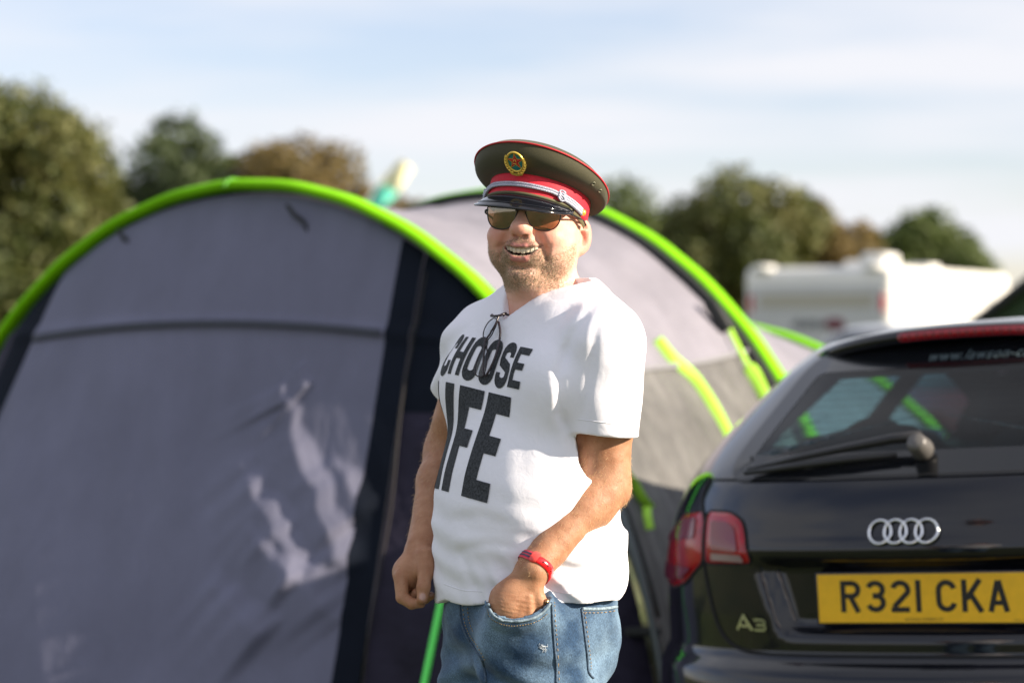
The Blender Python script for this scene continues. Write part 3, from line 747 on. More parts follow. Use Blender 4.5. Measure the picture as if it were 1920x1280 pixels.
def in_poly(p, poly):
    x, y = p; c = False; j = len(poly) - 1
    for i in range(len(poly)):
        xi, yi = poly[i]; xj, yj = poly[j]
        if (yi > y) != (yj > y) and x < (xj - xi) * (y - yi) / (yj - yi) + xi: c = not c
        j = i
    return c
def patch(poly, fn, nring=7, mb=None, edge=None):
    """fills a polygon of the surface with rings shrinking to its middle; edge = drop of the rim, for a pillowed lens"""
    mb = mb or MB(); m = len(poly); c = sum((Vector(p) for p in poly), Vector((0, 0))) / m; base = len(mb.v)
    for r_ in range(nring):
        s_ = 1 - r_ / nring
        for p in poly:
            q = c + (Vector(p) - c) * s_; mb.v.append(tuple(fn(q.x, q.y, (edge or 0) * (1 - s_) ** .35 if edge else 0)))
    mb.v.append(tuple(fn(c.x, c.y, (edge or 0)))); last = len(mb.v) - 1
    for r_ in range(nring - 1):
        for k in range(m): mb.f.append((base + r_ * m + k, base + r_ * m + (k + 1) % m, base + (r_ + 1) * m + (k + 1) % m, base + (r_ + 1) * m + k))
    for k in range(m): mb.f.append((base + (nring - 1) * m + k, base + (nring - 1) * m + (k + 1) % m, last))
    return mb
def rim(p1, p2, fn, mb=None):
    mb = mb or MB(); m = len(p1); b = len(mb.v)
    mb.v += [tuple(fn(x, y, 0)) for x, y in p1] + [tuple(fn(x, y, 0)) for x, y in p2]
    mb.f += [(b + k, b + (k + 1) % m, b + m + (k + 1) % m, b + m + k) for k in range(m)]
    return mb
REAR_GL = dens(round_poly([(-.505, 1.104), (.505, 1.104), (.415, 1.388), (-.415, 1.388)], .06), .03)
REAR_IN = inset(REAR_GL, .040)
SIDE_GL = [dens(round_poly(q, .04), .04) for q in ([(.92, 1.135), (1.62, 1.12), (1.66, 1.385), (1.16, 1.385)], [(1.72, 1.12), (2.62, 1.11), (2.16, 1.385), (1.76, 1.385)])]
FRONT_GL = dens(round_poly([(-.66, 1.10), (.66, 1.10), (.50, 1.39), (-.50, 1.39)], .05), .05)
FRONT_IN = inset(FRONT_GL, .03); RG2 = inset(REAR_GL, .002); FG2 = inset(FRONT_GL, .008)
RG3 = inset(REAR_GL, -.02); FG3 = inset(FRONT_GL, -.02); SG3 = [inset(g_, -.02) for g_ in SIDE_GL]

M_IRON = mat('black_plastic', (0.012, 0.012, 0.013), .45); M_CHROME = mat('chrome', (.75, .76, .78), .12, metal=1)
M_FRIT = mat('glass_border', (0.006, 0.007, 0.009), .06, spec=.6)
M_GLASS = glass_mat('car_glass', (.40, .62, .66), through=.8, refl=1.32)
M_SEAT = mat('seat_cloth', (0.012, 0.014, 0.02), .9); M_GAP = mat('panel_gap', (0.003, 0.003, 0.004), .8)

def make_car(paint, name, detail):
    car = empty(name)
    # --- body shell
    fine = detail
    ws = []
    for a, b in zip(RA[:-1, 0], RA[1:, 0]):
        k = max(1, int((b - a) / (.012 if fine else .04))); ws += [a + (b - a) * j / k for j in range(k)]
    ws.append(RA[-1, 0])
    NR = 64 if fine else 22; NS = 130 if fine else 14; NF = 20
    V = []; UVW = []
    for w in ws:
        vr, hw, vf, Lr, n, Lf = row(w); half = []
        for k in range(NR + 1):
            u = hw * math.sin(math.pi / 2 * k / NR) ** (2 / n) if k < NR else hw
            if k < NR * .75: u = hw * .93 * k / (NR * .75)          # even spacing over the flat of the tail
            else:
                ph0 = math.asin(.93 ** (n / 2)); ph = ph0 + (math.pi / 2 - ph0) * (k - NR * .75) / (NR * .25); u = hw * math.sin(ph) ** (2 / n)
            v = rear_v(u, w) if k < NR else vr + Lr
            half.append((u, v))
        for k in range(1, NS): half.append((hw, vr + Lr + (vf - Lf - vr - Lr) * k / NS))
        for k in range(NF + 1):
            ph = math.pi / 2 * k / NF; half.append((hw * math.cos(ph) ** (2 / 2.4), vf - Lf + Lf * math.sin(ph) ** (2 / 2.4)))
        ring = [(-u, v) for u, v in half[::-1]][:-1] + half[:-1]
        V.append([(u, v, w) for u, v in ring])
    m = len(V[0]); nw = len(V); verts = [p for r_ in V for p in r_]; faces = []
    for i in range(nw - 1):
        for k in range(m):
            q = (i * m + k, i * m + (k + 1) % m, (i + 1) * m + (k + 1) % m, (i + 1) * m + k)
            c = sum((Vector(verts[j]) for j in q), Vector()) / 4
            vr, hw, vf, Lr, n, Lf = row(c.z)
            if 1.09 < c.z < 1.41:
                if c.y < vr + Lr * .6 and in_poly((c.x, c.z), RG2): continue
                if abs(c.x) > hw * .8 and any(in_poly((c.y, c.z), s_) for s_ in SIDE_GL): continue
                if c.y > vf - Lf * .7 and in_poly((c.x, c.z), FG2): continue
            faces.append(q)
    faces.append(tuple((nw - 1) * m + k for k in range(m)))
    faces.append(tuple(range(m))[::-1])
    body = mesh_obj('body', verts, faces, paint, car)
    # --- glass
    mb = rim(inset(REAR_GL, -.012), inset(REAR_GL, .046), lambda x, y, o: rear_pt(x, y, .004)); rw = mb.build('rear_window', M_FRIT, car)
    patch(inset(REAR_GL, .046), lambda x, y, o: rear_pt(x, y, .003), 9).build('pane', M_GLASS, rw)
    for sg in (-1, 1):
        for q in SIDE_GL:
            fn = lambda x, y, o, sg=sg: Vector((sg * (side_u(x, y) + .003), x, y))
            so = rim(inset(q, -.012), inset(q, .022), fn).build('side_window', M_FRIT, car); patch(inset(q, .022), fn, 4).build('pane', M_GLASS, so)
    fn = lambda x, y, o: Vector((x, front_v(x, y) + .003, y))
    fw = rim(FRONT_GL, FRONT_IN, fn).build('windscreen', M_FRIT, car); patch(FRONT_IN, fn, 6).build('pane', M_GLASS, fw)
    # --- dark lining of roof and pillars
    lin = []; lf = []
    for i, q in enumerate(faces[:-2]):
        c = sum((Vector(verts[j]) for j in q), Vector()) / 4
        if c.z < 1.0: continue
        if 1.05 < c.z < 1.42 and ((c.y < 1.0 and in_poly((c.x, c.z), RG3)) or (abs(c.x) > .4 and any(in_poly((c.y, c.z), g_) for g_ in SG3)) or (c.y > 1.9 and in_poly((c.x, c.z), FG3))): continue
        lf.append(q)
    used = sorted({j for q in lf for j in q}); rem = {j: k for k, j in enumerate(used)}
    for j in used:
        x, y, z = verts[j]; c = Vector((0, 1.6, .9)); d_ = (c - Vector((x, y, z))); d_.normalize(); lin.append(tuple(Vector((x, y, z)) + d_ * .028))
    mesh_obj('lining', lin, [tuple(rem[j] for j in q)[::-1] for q in lf], M_SEAT, car)
    tr_ = rim(inset(REAR_GL, -.05), inset(REAR_GL, .040), lambda x, y, o: rear_pt(max(-.6, min(.6, x)), y, -.024))
    rim(inset(FRONT_GL, -.06), inset(FRONT_GL, .025), lambda x, y, o: Vector((x, front_v(max(-.7, min(.7, x)), y) - .028, y)), tr_)
    for sg in (-1, 1):
        for q in SIDE_GL: rim(inset(q, -.05), inset(q, .018), lambda x, y, o, sg=sg, k_=SIDE_GL.index(q): Vector((sg * (side_u(x, y) - .007 - .004 * k_), x, y)), tr_)
    tr_.build('window_trim', M_SEAT, car)
    # --- wheels
    for sg in (-1, 1):
        for v in (.78, 3.30):
            T_ = Matrix.Translation((sg * .80, v, .315)) @ Matrix.Rotation(R(90) * sg, 4, 'Y')
            MB().lathe([(.36, -.10), (.36, .088), (0, .088)], 28, T_).build('wheel_arch', M_GAP, car)
            wh = MB().lathe([(.2, -.1), (.30, -.1), (.315, -.07), (.315, .07), (.30, .10), (.21, .105), (.2, .09)], 32, T_).build('wheel', M_TYRE, car)
            rm = MB().lathe([(0, .085), (.05, .10), (.06, .085), (.205, .075), (.215, .10), (.22, .07)], 32, T_)
            for k in range(10):
                a = 2 * math.pi * k / 10; rm.tube([T_ @ Vector((.05 * math.cos(a), .05 * math.sin(a), .095)), T_ @ Vector((.205 * math.cos(a), .205 * math.sin(a), .10))], .013, 6)
            rm.build('rim', M_CHROME, wh)
    # --- lamps at the front
    for sg in (-1, 1):
        q = [(sg * u, w) for u, w in ((.42, .68), (.68, .72), (.70, .82), (.48, .80))]
        patch(dens(q, .05), lambda x, y, o: Vector((x, front_v(x, y) + .012, y)), 3).build('headlight', M_CHROME, car)
    # --- seats
    for sg in (-1, 1):
        MB().box((sg * .36, 2.05, .75), (.50, .16, .75), bev=.06).box((sg * .36, 2.3, .45), (.5, .5, .2), bev=.06).build('seat', M_SEAT, car)
        MB().box((sg * .36, 1.98, 1.22), (.26, .10, .17), bev=.045).build('head_rest', M_SEAT, car)
    MB().box((0, 1.02, .78), (1.22, .16, .66), bev=.06).box((0, 1.28, .46), (1.22, .5, .2), bev=.05).build('rear_bench', M_SEAT, car)
    MB().box((0, 2.66, .88), (1.36, .34, .54), bev=.1).build('dashboard', M_SEAT, car)
    MB().box((0, 1.9, .22), (1.5, 3.2, .06)).build('floor_pan', M_SEAT, car)
    if not detail:
        for sg in (-1, 1):
            q = [(sg * u, w) for u, w in ((.42, .88), (.70, .86), (.74, 1.0), (.45, 1.01))]
            patch(dens(q, .05), lambda x, y, o: rear_pt(x, y, .008 + o), 4).build('tail_light', M_REDL, car)
        return car
    # --- roof spoiler with the third brake light
    sp = []
    for k in range(41):
        u = -.50 + 1.0 * k / 40
        arcz = 1.442 - .055 * (abs(u) / .5) ** 2.4; b = rear_v(u, 1.40); tip = b - .055 * (1 - (abs(u) / .5) ** 4)
        sp.append([(u, b + .16, arcz + .016), (u, b + .06, arcz + .012), (u, tip + .012, arcz + .001), (u, tip, arcz - .006), (u, tip + .006, arcz - .030), (u, b + .02, arcz - .034), (u, b + .10, arcz - .03)])
    spo = MB().grid(sp).build('roof_spoiler', paint, car)
    bl = []
    for k in range(31):
        u = -.175 + .35 * k / 30; arcz = 1.442 - .055 * (abs(u) / .5) ** 2.4; b = rear_v(u, 1.40); tip = b - .055 * (1 - (abs(u) / .5) ** 4)
        e = .0 if k not in (0, 30) else .010
        bl.append([(u, tip + .004, arcz - .0045 - e * .4), (u, tip - .006 + e, arcz - .009 - e * .4), (u, tip - .004 + e, arcz - .024 + e * .4), (u, tip + .008, arcz - .029 + e * .4)])
    MB().grid(bl).build('brake_light', mat('brake_red', (.30, .008, .015), .2, coat=.7), spo)
    for k in range(16):
        u = -.16 + .32 * k / 15; arcz = 1.442 - .055 * (abs(u) / .5) ** 2.4; tip = rear_v(u, 1.40) - .055 * (1 - (abs(u) / .5) ** 4)
        MB().box((u, tip - .0055, arcz - .0165), (.0035, .004, .013)).build('rib', mat('brake_dark', (.10, .004, .006), .3) if k == 0 else bpy.data.materials['brake_dark'], spo)
    # --- panel gaps of the tailgate
    def gap(pts, name='tailgate_gap', w=.0042):
        q = [rear_pt(u, w_, .0008) for u, w_ in pts]; return MB().tube(q, w, 6).build(name, M_GAP, car)
    side_l = catmull([(-.575, 1.10, 0), (-.590, 1.06, 0), (-.575, 1.02, 0), (-.560, .985, 0), (-.560, .90, 0), (-.535, .80, 0), (-.505, .735, 0), (-.455, .703, 0), (-.38, .694, 0)], 6)
    pts = [(p.x, p.y) for p in side_l]; gap(pts + [(u, .692) for u in np.linspace(-.36, .36, 30)] + [(-a, b) for a, b in pts[::-1]])
    MB().tube([rear_pt(u, 1.097 + .0 * u, .001) for u in np.linspace(-.56, .56, 40)], .003, 6).build('window_gap', M_GAP, car)
    # --- tail lights
    M_TL = mat('tail_red', (.34, .005, .012), .15, coat=.35, noise=(30, .25)); M_TLD = mat('tail_dark', (.16, .004, .012), .15, coat=.3)
    M_TLP = mat('tail_plum', (.17, .010, .030), .15, coat=.4); M_WHT = mat('reverse_lens', (.30, .22, .21), .2, coat=.3)
    for sg in (-1, 1):
        nm = 'tail_light'
        outer = [(-.567, 1.022), (-.66, 1.012), (-.735, .965), (-.775, .90), (-.790, .845), (-.70, .836), (-.640, .852), (-.567, .905)]
        inner = [(-.553, 1.022), (-.470, 1.020), (-.430, 1.000), (-.400, .905), (-.553, .902)]
        for poly, lbl in ((outer, 'o'), (inner, 'i')):
            poly = [(u * -sg, w) if sg > 0 else (u, w) for u, w in poly]
            P2 = dens(round_poly(poly, .016, 4), .02)
            base = rim(inset(P2, -.006), inset(P2, .001), lambda x, y, o: rear_pt(x, y, .003)).build(nm, M_GAP, car)
            patch(P2, lambda x, y, o: rear_pt(x, y, .003 + o), 8, edge=.008).build('lens', M_TL, base)
            if lbl == 'i':
                q = dens(round_poly([(u * (-1 if sg > 0 else 1), w) for u, w in ((-.528, 1.000), (-.468, .998), (-.446, .984), (-.428, .932), (-.520, .932))], .01, 3), .02)
                patch(q, lambda x, y, o: rear_pt(x, y, .0118), 4).build('dark_lens', M_TLD, base)
                q = dens(round_poly([(u * (-1 if sg > 0 else 1), w) for u, w in ((-.522, .926), (-.420, .927), (-.414, .910), (-.522, .909))], .004, 3), .02)
                patch(q, lambda x, y, o: rear_pt(x, y, .0120), 3).build('reversing_lens', M_WHT, base)
            else:
                q = dens(round_poly([(u * (-1 if sg > 0 else 1), w) for u, w in ((-.59, 1.008), (-.655, 1.000), (-.722, .962), (-.735, .945), (-.59, .958))], .01, 3), .02)
                patch(q, lambda x, y, o: rear_pt(x, y, .0115), 4).build('upper_lens', M_TLP, base)
                q = dens(round_poly([(u * (-1 if sg > 0 else 1), w) for u, w in ((-.60, .888), (-.765, .892), (-.775, .856), (-.70, .850), (-.645, .862))], .01, 3), .02)
                patch(q, lambda x, y, o: rear_pt(x, y, .0115), 4).build('lower_lens', M_TLP, base)
    # --- number plate
    M_PY = mat('plate_yellow', (.80, .46, .012), .35, noise=(60, .05)); M_PB = mat('plate_black', (.006, .006, .007), .4)
    ctr = Vector((.030, rear_v(.03, .82) - .006, .8215))
    def on_plate(x, y, o): return ctr + Vector((x, -.0046 - o, y))
    MB().box(ctr + Vector((0, .0025, 0)), (.532, .006, .120), bev=.002).build('plate_holder', mat('plate_holder', (.02, .021, .028), .25), car)
    plate = MB().box(ctr + Vector((0, -.0025, 0)), (.520, .004, .111), bev=.0015).build('number_plate', M_PY, car, False)
    x = -.204
    for c in 'R321 CKA':
        if c == ' ': x += .024; continue
        put_letter(plate_char(c), lambda a, b, o, x=x: on_plate(x + a * .001, -.0355 + (b * .001) * .92 + .004, o), 'character', M_PB, plate, .013 * 1000 / 2)
        x += (.014 if c == '1' else .050) + .0105
    text_mesh('NATIONAL NUMBERS LTD', .0088, lambda a, b, o: on_plate(-.052 + a * .95, -.0505 + b, .0002), 'small_print', M_PB, plate, .1, .92)
    text_mesh('POST BY THE NN', .0045, lambda a, b, o: on_plate(.205 + a, -.0515 + b, .0002), 'small_print', M_PB, plate)
    # --- four rings and the badge letters
    em = MB(); cz = .972; r0 = .0265
    for k in range(4):
        cu_ = -.0555 + .037 * k
        em.tube([rear_pt(cu_ + r0 * math.cos(a), cz + r0 * math.sin(a), .007 + .001 * (k % 2)) for a in np.linspace(0, 2 * math.pi, 40, endpoint=False)], .0036, 8, closed=True)
    em.build('ring_emblem', M_CHROME, car)
    def on_tail(u0, w0):
        return lambda a, b, o: rear_pt(u0 + a, w0 + b, .004 + o)
    A_ = [([(0, 0), (.0215, .035)], .0062, 0), ([(.0195, .035), (.046, 0)], .0075, 0), ([(.010, .0095), (.034, .0095)], .0055, 0)]
    T_ = [([(.052, .0245), (.075, .0245)] + arc(.076, .0185, .0075, .0060, 90, -90, 8) + [(.060, .0125)], .0052, 0), ([(.061, .0130), (.076, .0130)] + arc(.077, .0070, .0078, .0060, 90, -90, 8) + [(.052, .0010)], .0052, 0)]
    for st, nm in ((A_, 'badge_letter'), (T_, 'badge_numeral')): put_letter(st, on_tail(-.452, .748), nm, M_CHROME, car, .004)
    text_mesh('www.lawson-cars.co.uk', .034, lambda a, b, o: rear_pt(-.088 + a * 1.05, 1.354 + b, .0065), 'window_lettering', mat('lettering_grey', (.085, .12, .13), .6), rw, .15, 1.12)
    # heating wires of the rear window
    for k in range(11):
        w = 1.172 + .0175 * k; hw_ = .42 - .30 * (w - 1.13)
        MB().tube([rear_pt(u, w, .0015) for u in np.linspace(-hw_, hw_, 14)], .0006, 4).build('heating_wire', mat('wire_dark', (.02, .018, .016), .6) if k == 0 else bpy.data.materials['wire_dark'], rw)
    # --- wiper
    wp = MB(); pv = rear_pt(.018, 1.142, .012)
    wp.lathe([(.0, 0), (.026, 0), (.027, .012), (.023, .048), (.019, .056), (0, .058)], 20, Matrix.Translation(pv) @ Vector((0, -1, .45)).to_track_quat('Z', 'Y').to_matrix().to_4x4())
    wiper = wp.build('wiper_pivot', mat('wiper_grey', (.09, .085, .08), .4), car)
    wa = MB(); ax = [(.016, 1.150, .044), (-.05, 1.149, .040), (-.16, 1.140, .032), (-.28, 1.127, .026), (-.43, 1.110, .018)]
    wa.tube([rear_pt(u, w, o) for u, w, o in ax], [.013, .012, .010, .008, .005], 8)
    wa.build('wiper_arm', M_IRON, wiper)
    MB().tube([rear_pt(u, w, .018) for u, w in ((-.04, 1.130), (-.16, 1.124), (-.30, 1.113), (-.435, 1.102))], [.006, .010, .010, .006], 6).build('wiper_blade', M_IRON, wiper)
    # --- rear bumper line and luggage seen through the glass
    MB().tube([rear_pt(u, .585, .0005) for u in np.linspace(-.80, .80, 60)], .004, 6).build('bumper_groove', M_GAP, car)
    lug = MB(); rg = np.random.default_rng(4)
    for k in range(9):
        c = Vector((-.45 + .11 * k, .62 + .05 * rg.random(), 1.08 + .05 * math.sin(k * 1.3) + .02 * rg.random()))
        bm = bmesh.new(); bmesh.ops.create_icosphere(bm, subdivisions=3, radius=1)
        for v in bm.verts: v.co = Vector((v.co.x * .12, v.co.y * .16, v.co.z * .09)) * (1 + .18 * float(vnoise(np.array(v.co * 2.2) + k))) + c
        bm.verts.index_update(); lug.add([v.co.copy() for v in bm.verts], [[q.index for q in f.verts] for f in bm.faces]); bm.free()
    lug.build('luggage', M_SEAT, car)
    # wing mirrors
    for sg in (-1, 1): MB().box((sg * .95, 2.62, 1.10), (.20, .12, .13), bev=.04).build('wing_mirror', paint, car)
    return car

M_PAINT = mat('midnight_paint', (0.0045, 0.0050, 0.0085), .12, coat=.6, spec=.3)
car = make_car(M_PAINT, 'parked_car', True)
car.location = CAR_RC
car.rotation_euler = Matrix((CT, CF, Vector((0, 0, 1)))).transposed().to_euler()
car.rotation_euler = (Matrix((CT, CF, Vector((0, 0, 1)))).transposed() @ Matrix.Rotation(-CAR_ROLL, 3, 'Y')).to_euler()
tag(car, 'glossy dark hatchback with yellow rear number plate parked beside the man', 'car')
M_SILV = mat('silver_paint', (.55, .58, .62), .25, metal=.6, coat=.8); M_REDP = mat('red_paint', (.50, .02, .03), .3, coat=.8)
c2 = make_car(M_SILV, 'parked_car', False); c2.location = (3.0, 24, 0); c2.rotation_euler = (0, 0, R(-62)); c2.scale = (1.06, 1.06, 1.08); tag(c2, 'pale silver car behind the tent, only its roof showing', 'car')
c3 = make_car(M_REDP, 'parked_car', False); c3.location = (2.6, 15.6, 0); c3.rotation_euler = (0, 0, R(-75)); tag(c3, 'red car seen through the windows of the dark hatchback', 'car')

# ================================================================== implicit surfaces for the figure
def _n(v): return np.sqrt((v * v).sum(-1))
def ell(P, c, r, rot=None):
    p = P - np.array(c, np.float32)
    if rot is not None: p = p @ np.array(rot, np.float32)
    r = np.array(r, np.float32); k0 = _n(p / r); k1 = _n(p / (r * r))
    return k0 * (k0 - 1) / np.maximum(k1, 1e-6)
def cone(P, a, b, ra, rb, flat=None):
    a = np.array(a, np.float32); b = np.array(b, np.float32); pa = P - a; ba = b - a
    h = np.clip(pa @ ba / float(ba @ ba), 0, 1); d = pa - h[:, None] * ba
    if flat is not None:                                   # flat=(axis, factor): squash across an axis
        ax = np.array(flat[0], np.float32); ax = ax / np.linalg.norm(ax); d = d + ax * ((d @ ax) * (1 / flat[1] - 1))[:, None]
    return _n(d) - (ra + (rb - ra) * h)
def smin(a, b, k):
    h = np.clip(.5 + .5 * (b - a) / k, 0, 1); return b * (1 - h) + a * h - k * h * (1 - h)
def smax(a, b, k): return -smin(-a, -b, k)
def chain(P, pts, rad, k=.006, flat=None):
    d = None
    for i in range(len(pts) - 1):
        e = cone(P, pts[i], pts[i + 1], rad[i], rad[i + 1], flat); d = e if d is None else smin(d, e, k)
    return d
def net(fn, lo, hi, h, B=8):
    """surface nets over a sparse set of blocks; returns verts, quads"""
    lo = np.array(lo, np.float64); nb = np.ceil((np.array(hi) - lo) / (h * B)).astype(int)
    g = np.stack(np.meshgrid(*[np.arange(k) for k in nb], indexing='ij'), -1).reshape(-1, 3)
    cen = (lo + (g + .5) * h * B).astype(np.float32)
    dc = fn(cen); act = np.abs(dc) < h * B * 1.45 + .004
    N = nb * B; D = np.empty(tuple(nb) + (B, B, B), np.float32); D[...] = dc.reshape(tuple(nb))[..., None, None, None]
    off = np.stack(np.meshgrid(*[np.arange(B)] * 3, indexing='ij'), -1).reshape(-1, 3)
    ids = np.nonzero(act)[0]
    for s_ in range(0, len(ids), 600):
        q = ids[s_:s_ + 600]; P = (lo + (g[q][:, None, :] * B + off[None]) * h).reshape(-1, 3).astype(np.float32)
        v = fn(P).reshape(len(q), B, B, B); D[g[q][:, 0], g[q][:, 1], g[q][:, 2]] = v
    D = D.transpose(0, 3, 1, 4, 2, 5).reshape(tuple(N))
    s = D < 0; n0, n1, n2 = [k - 1 for k in N]
    cnt = np.zeros((n0, n1, n2), np.int8)
    for a in (0, 1):
        for b in (0, 1):
            for c in (0, 1): cnt += s[a:a + n0, b:b + n1, c:c + n2]
    cell = np.argwhere((cnt > 0) & (cnt < 8)); idx = -np.ones((n0, n1, n2), np.int64); idx[tuple(cell.T)] = np.arange(len(cell))
    acc = np.zeros((len(cell), 3)); num = np.zeros(len(cell))
    cs = [(a, b, c) for a in (0, 1) for b in (0, 1) for c in (0, 1)]
    for i, A in enumerate(cs):
        for Bc in cs[i + 1:]:
            if sum(abs(x - y) for x, y in zip(A, Bc)) != 1: continue
            da = D[tuple((cell + A).T)]; db = D[tuple((cell + Bc).T)]; m = (da < 0) != (db < 0)
            t = np.where(m, da / np.where(m, da - db, 1), 0)[:, None]
            acc += np.where(m[:, None], np.array(A) * (1 - t) + np.array(Bc) * t, 0); num += m
    V = lo + (cell + acc / num[:, None]) * h
    F = []
    for ax in range(3):
        u, w = (ax + 1) % 3, (ax + 2) % 3
        a = s[tuple(slice(1, k - 1) for k in N)]; sl_ = [slice(1, k - 1) for k in N]; sl_[ax] = slice(2, N[ax]); b = s[tuple(sl_)]
        e = np.argwhere(a != b) + 1; sg = s[tuple(e.T)]
        du = np.zeros(3, int); du[u] = 1; dw = np.zeros(3, int); dw[w] = 1
        q = np.stack([idx[tuple((e - du - dw).T)], idx[tuple((e - dw).T)], idx[tuple(e.T)], idx[tuple((e - du).T)]], 1)
        q[~sg] = q[~sg][:, ::-1]; F.append(q[(q >= 0).all(1)])
    return V, np.concatenate(F)
def relax(V, F, it=2, k=.5):
    """light Laplacian smoothing"""
    E = np.concatenate([F[:, [0, 1]], F[:, [1, 2]], F[:, [2, 3]], F[:, [3, 0]]])
    for _ in range(it):
        S_ = np.zeros_like(V); C = np.zeros(len(V))
        np.add.at(S_, E[:, 0], V[E[:, 1]]); np.add.at(S_, E[:, 1], V[E[:, 0]]); np.add.at(C, E[:, 0], 1); np.add.at(C, E[:, 1], 1)
        V = V * (1 - k) + k * S_ / np.maximum(C, 1)[:, None]
    return V

MY = 4.30                                                   # the man's distance
BL = np.array([.7071, -.7071], np.float32); BF = np.array([-.7071, -.7071], np.float32)   # his left, his front (turned to the photo's left)
def cx(z): return np.interp(z, [.3, .75, .90, 1.0, 1.12, 1.32, 1.46, 1.6], [.026, .026, .030, .038, .044, .052, .058, .058]).astype(np.float32)
def body(P):
    x = P[:, 0] - cx(P[:, 2]); y = P[:, 1] - MY
    return np.stack([x * BL[0] + y * BL[1], x * BF[0] + y * BF[1], P[:, 2]], 1)
def unbody(a, b, z):
    c = float(cx(np.array([z]))[0]); return Vector((c + a * BL[0] + b * BF[0], MY + a * BL[1] + b * BF[1], z))

# ------------------------------------------------------------------ joints
SH_L = (.157, MY - .122, 1.392); EL_L = (.161, MY - .095, 1.150); WR_L = (.037, MY - .196, 1.014)
SH_R = (-.056, MY + .122, 1.392); EL_R = (-.118, MY + .215, 1.195); WR_R = tuple(px(787, 1030, MY + .06))
HEM_L = (.157, MY - .130, 1.243); HEM_R = (-.088, MY + .195, 1.300)

def torso(P, grow=0.0):
    q = body(P)
    d = ell(q, (0, -.008, 1.30), (.186, .128, .215))
    d = smin(d, ell(q, (0, .030, 1.105), (.170, .146, .21)), .06)
    d = smin(d, ell(q, (0, .010, .99), (.168, .134, .20)), .05)
    for s in (-1, 1): d = smin(d, ell(q, (s * .085, .068, 1.325), (.080, .056, .068)), .05)
    d = smin(d, cone(q, (-.125, -.012, 1.405), (.125, -.012, 1.405), .060, .060), .05)
    for s in (-1, 1): d = smin(d, cone(q, (s * .145, -.018, 1.408), (s * .035, -.030, 1.494), .046, .038), .04)
    return d - grow
def folds(P):
    """soft creases of the shirt, metres outward"""
    q = body(P); a, b, z = q[:, 0], q[:, 1], q[:, 2]
    w = np.stack([a * 7 + z * 2.0, b * 7 + z * 1.0, z * 2.4], 1)
    o = .0050 * vnoise(w) + .0024 * vnoise(w * 2.3 + 5) + .0009 * vnoise(w * 5.5 + 2)
    # gathers running down from the armpit of his left sleeve, horizontal pulls over the belly
    g = np.exp(-((a - .125) / .045) ** 2 - ((b - .07) / .07) ** 2 - ((z - 1.30) / .10) ** 2)
    o = o + .0012 * g * np.sin((a * .9 - z * .12 + b * .3) * 120)
    g = np.exp(-((z - 1.03) / .09) ** 2) * np.clip(b * 8, 0, 1)
    o = o + .0022 * g * np.sin(z * 120 + a * 14 + 1.5 * vnoise(q * 6))
    g = np.exp(-((z - .965) / .05) ** 2 - ((a - .12) / .08) ** 2)
    o = o + .006 * g * np.sin((a * 1.0 + z * .7) * 150)
    return o
CREASES = [([(1128, 552), (1075, 625), (1048, 700), (1052, 775), (1082, 850)], .0050, 10), ([(1020, 1088), (1075, 1066), (1140, 1062)], .0040, 9), ([(1022, 1100), (1085, 1098), (1150, 1108)], .0036, 9),
           ([(905, 1108), (880, 1075), (862, 1020)], .0035, 9), ([(1120, 600), (1106, 700), (1092, 795)], .0030, 9), ([(1165, 640), (1180, 720), (1172, 800)], .0030, 9), ([(1010, 560), (1060, 540), (1092, 520)], .0025, 8), ([(960, 985), (900, 965), (850, 975)], .0022, 12), ([(985, 1030), (915, 1020), (850, 1035)], .0024, 10)]
def creases(P):
    X = 960 + P[:, 0] / P[:, 1] * FPX; Yp = 640 - (P[:, 2] - CAMZ) / P[:, 1] * FPX; o = np.zeros(len(P), np.float32); fr = P[:, 1] < MY + .10
    for pl, dep, w in CREASES:
        best = np.full(len(P), 1e9, np.float32); side = np.zeros(len(P), np.float32); tt = np.zeros(len(P), np.float32); n = len(pl) - 1
        for i in range(n):
            ax_, ay_ = pl[i]; bx_, by_ = pl[i + 1]; vx, vy = bx_ - ax_, by_ - ay_; L2 = vx * vx + vy * vy
            h = np.clip(((X - ax_) * vx + (Yp - ay_) * vy) / L2, 0, 1); ddx = X - ax_ - h * vx; ddy = Yp - ay_ - h * vy; d2 = np.sqrt(ddx * ddx + ddy * ddy)
            m = d2 < best; best = np.where(m, d2, best); side = np.where(m, (vx * ddy - vy * ddx) / math.sqrt(L2), side); tt = np.where(m, (i + h) / n, tt)
        prof = np.exp(-(best / w) ** 2) - .35 * np.exp(-((side - 1.7 * w) / (1.2 * w)) ** 2) * (best < 4.5 * w) * np.exp(-(np.maximum(0, best - np.abs(side)) / w) ** 2)
        o -= dep * prof * np.clip(np.sin(math.pi * np.clip(tt * .9 + .05, 0, 1)) * 1.6, 0, 1)
    return np.where(fr, o, 0)
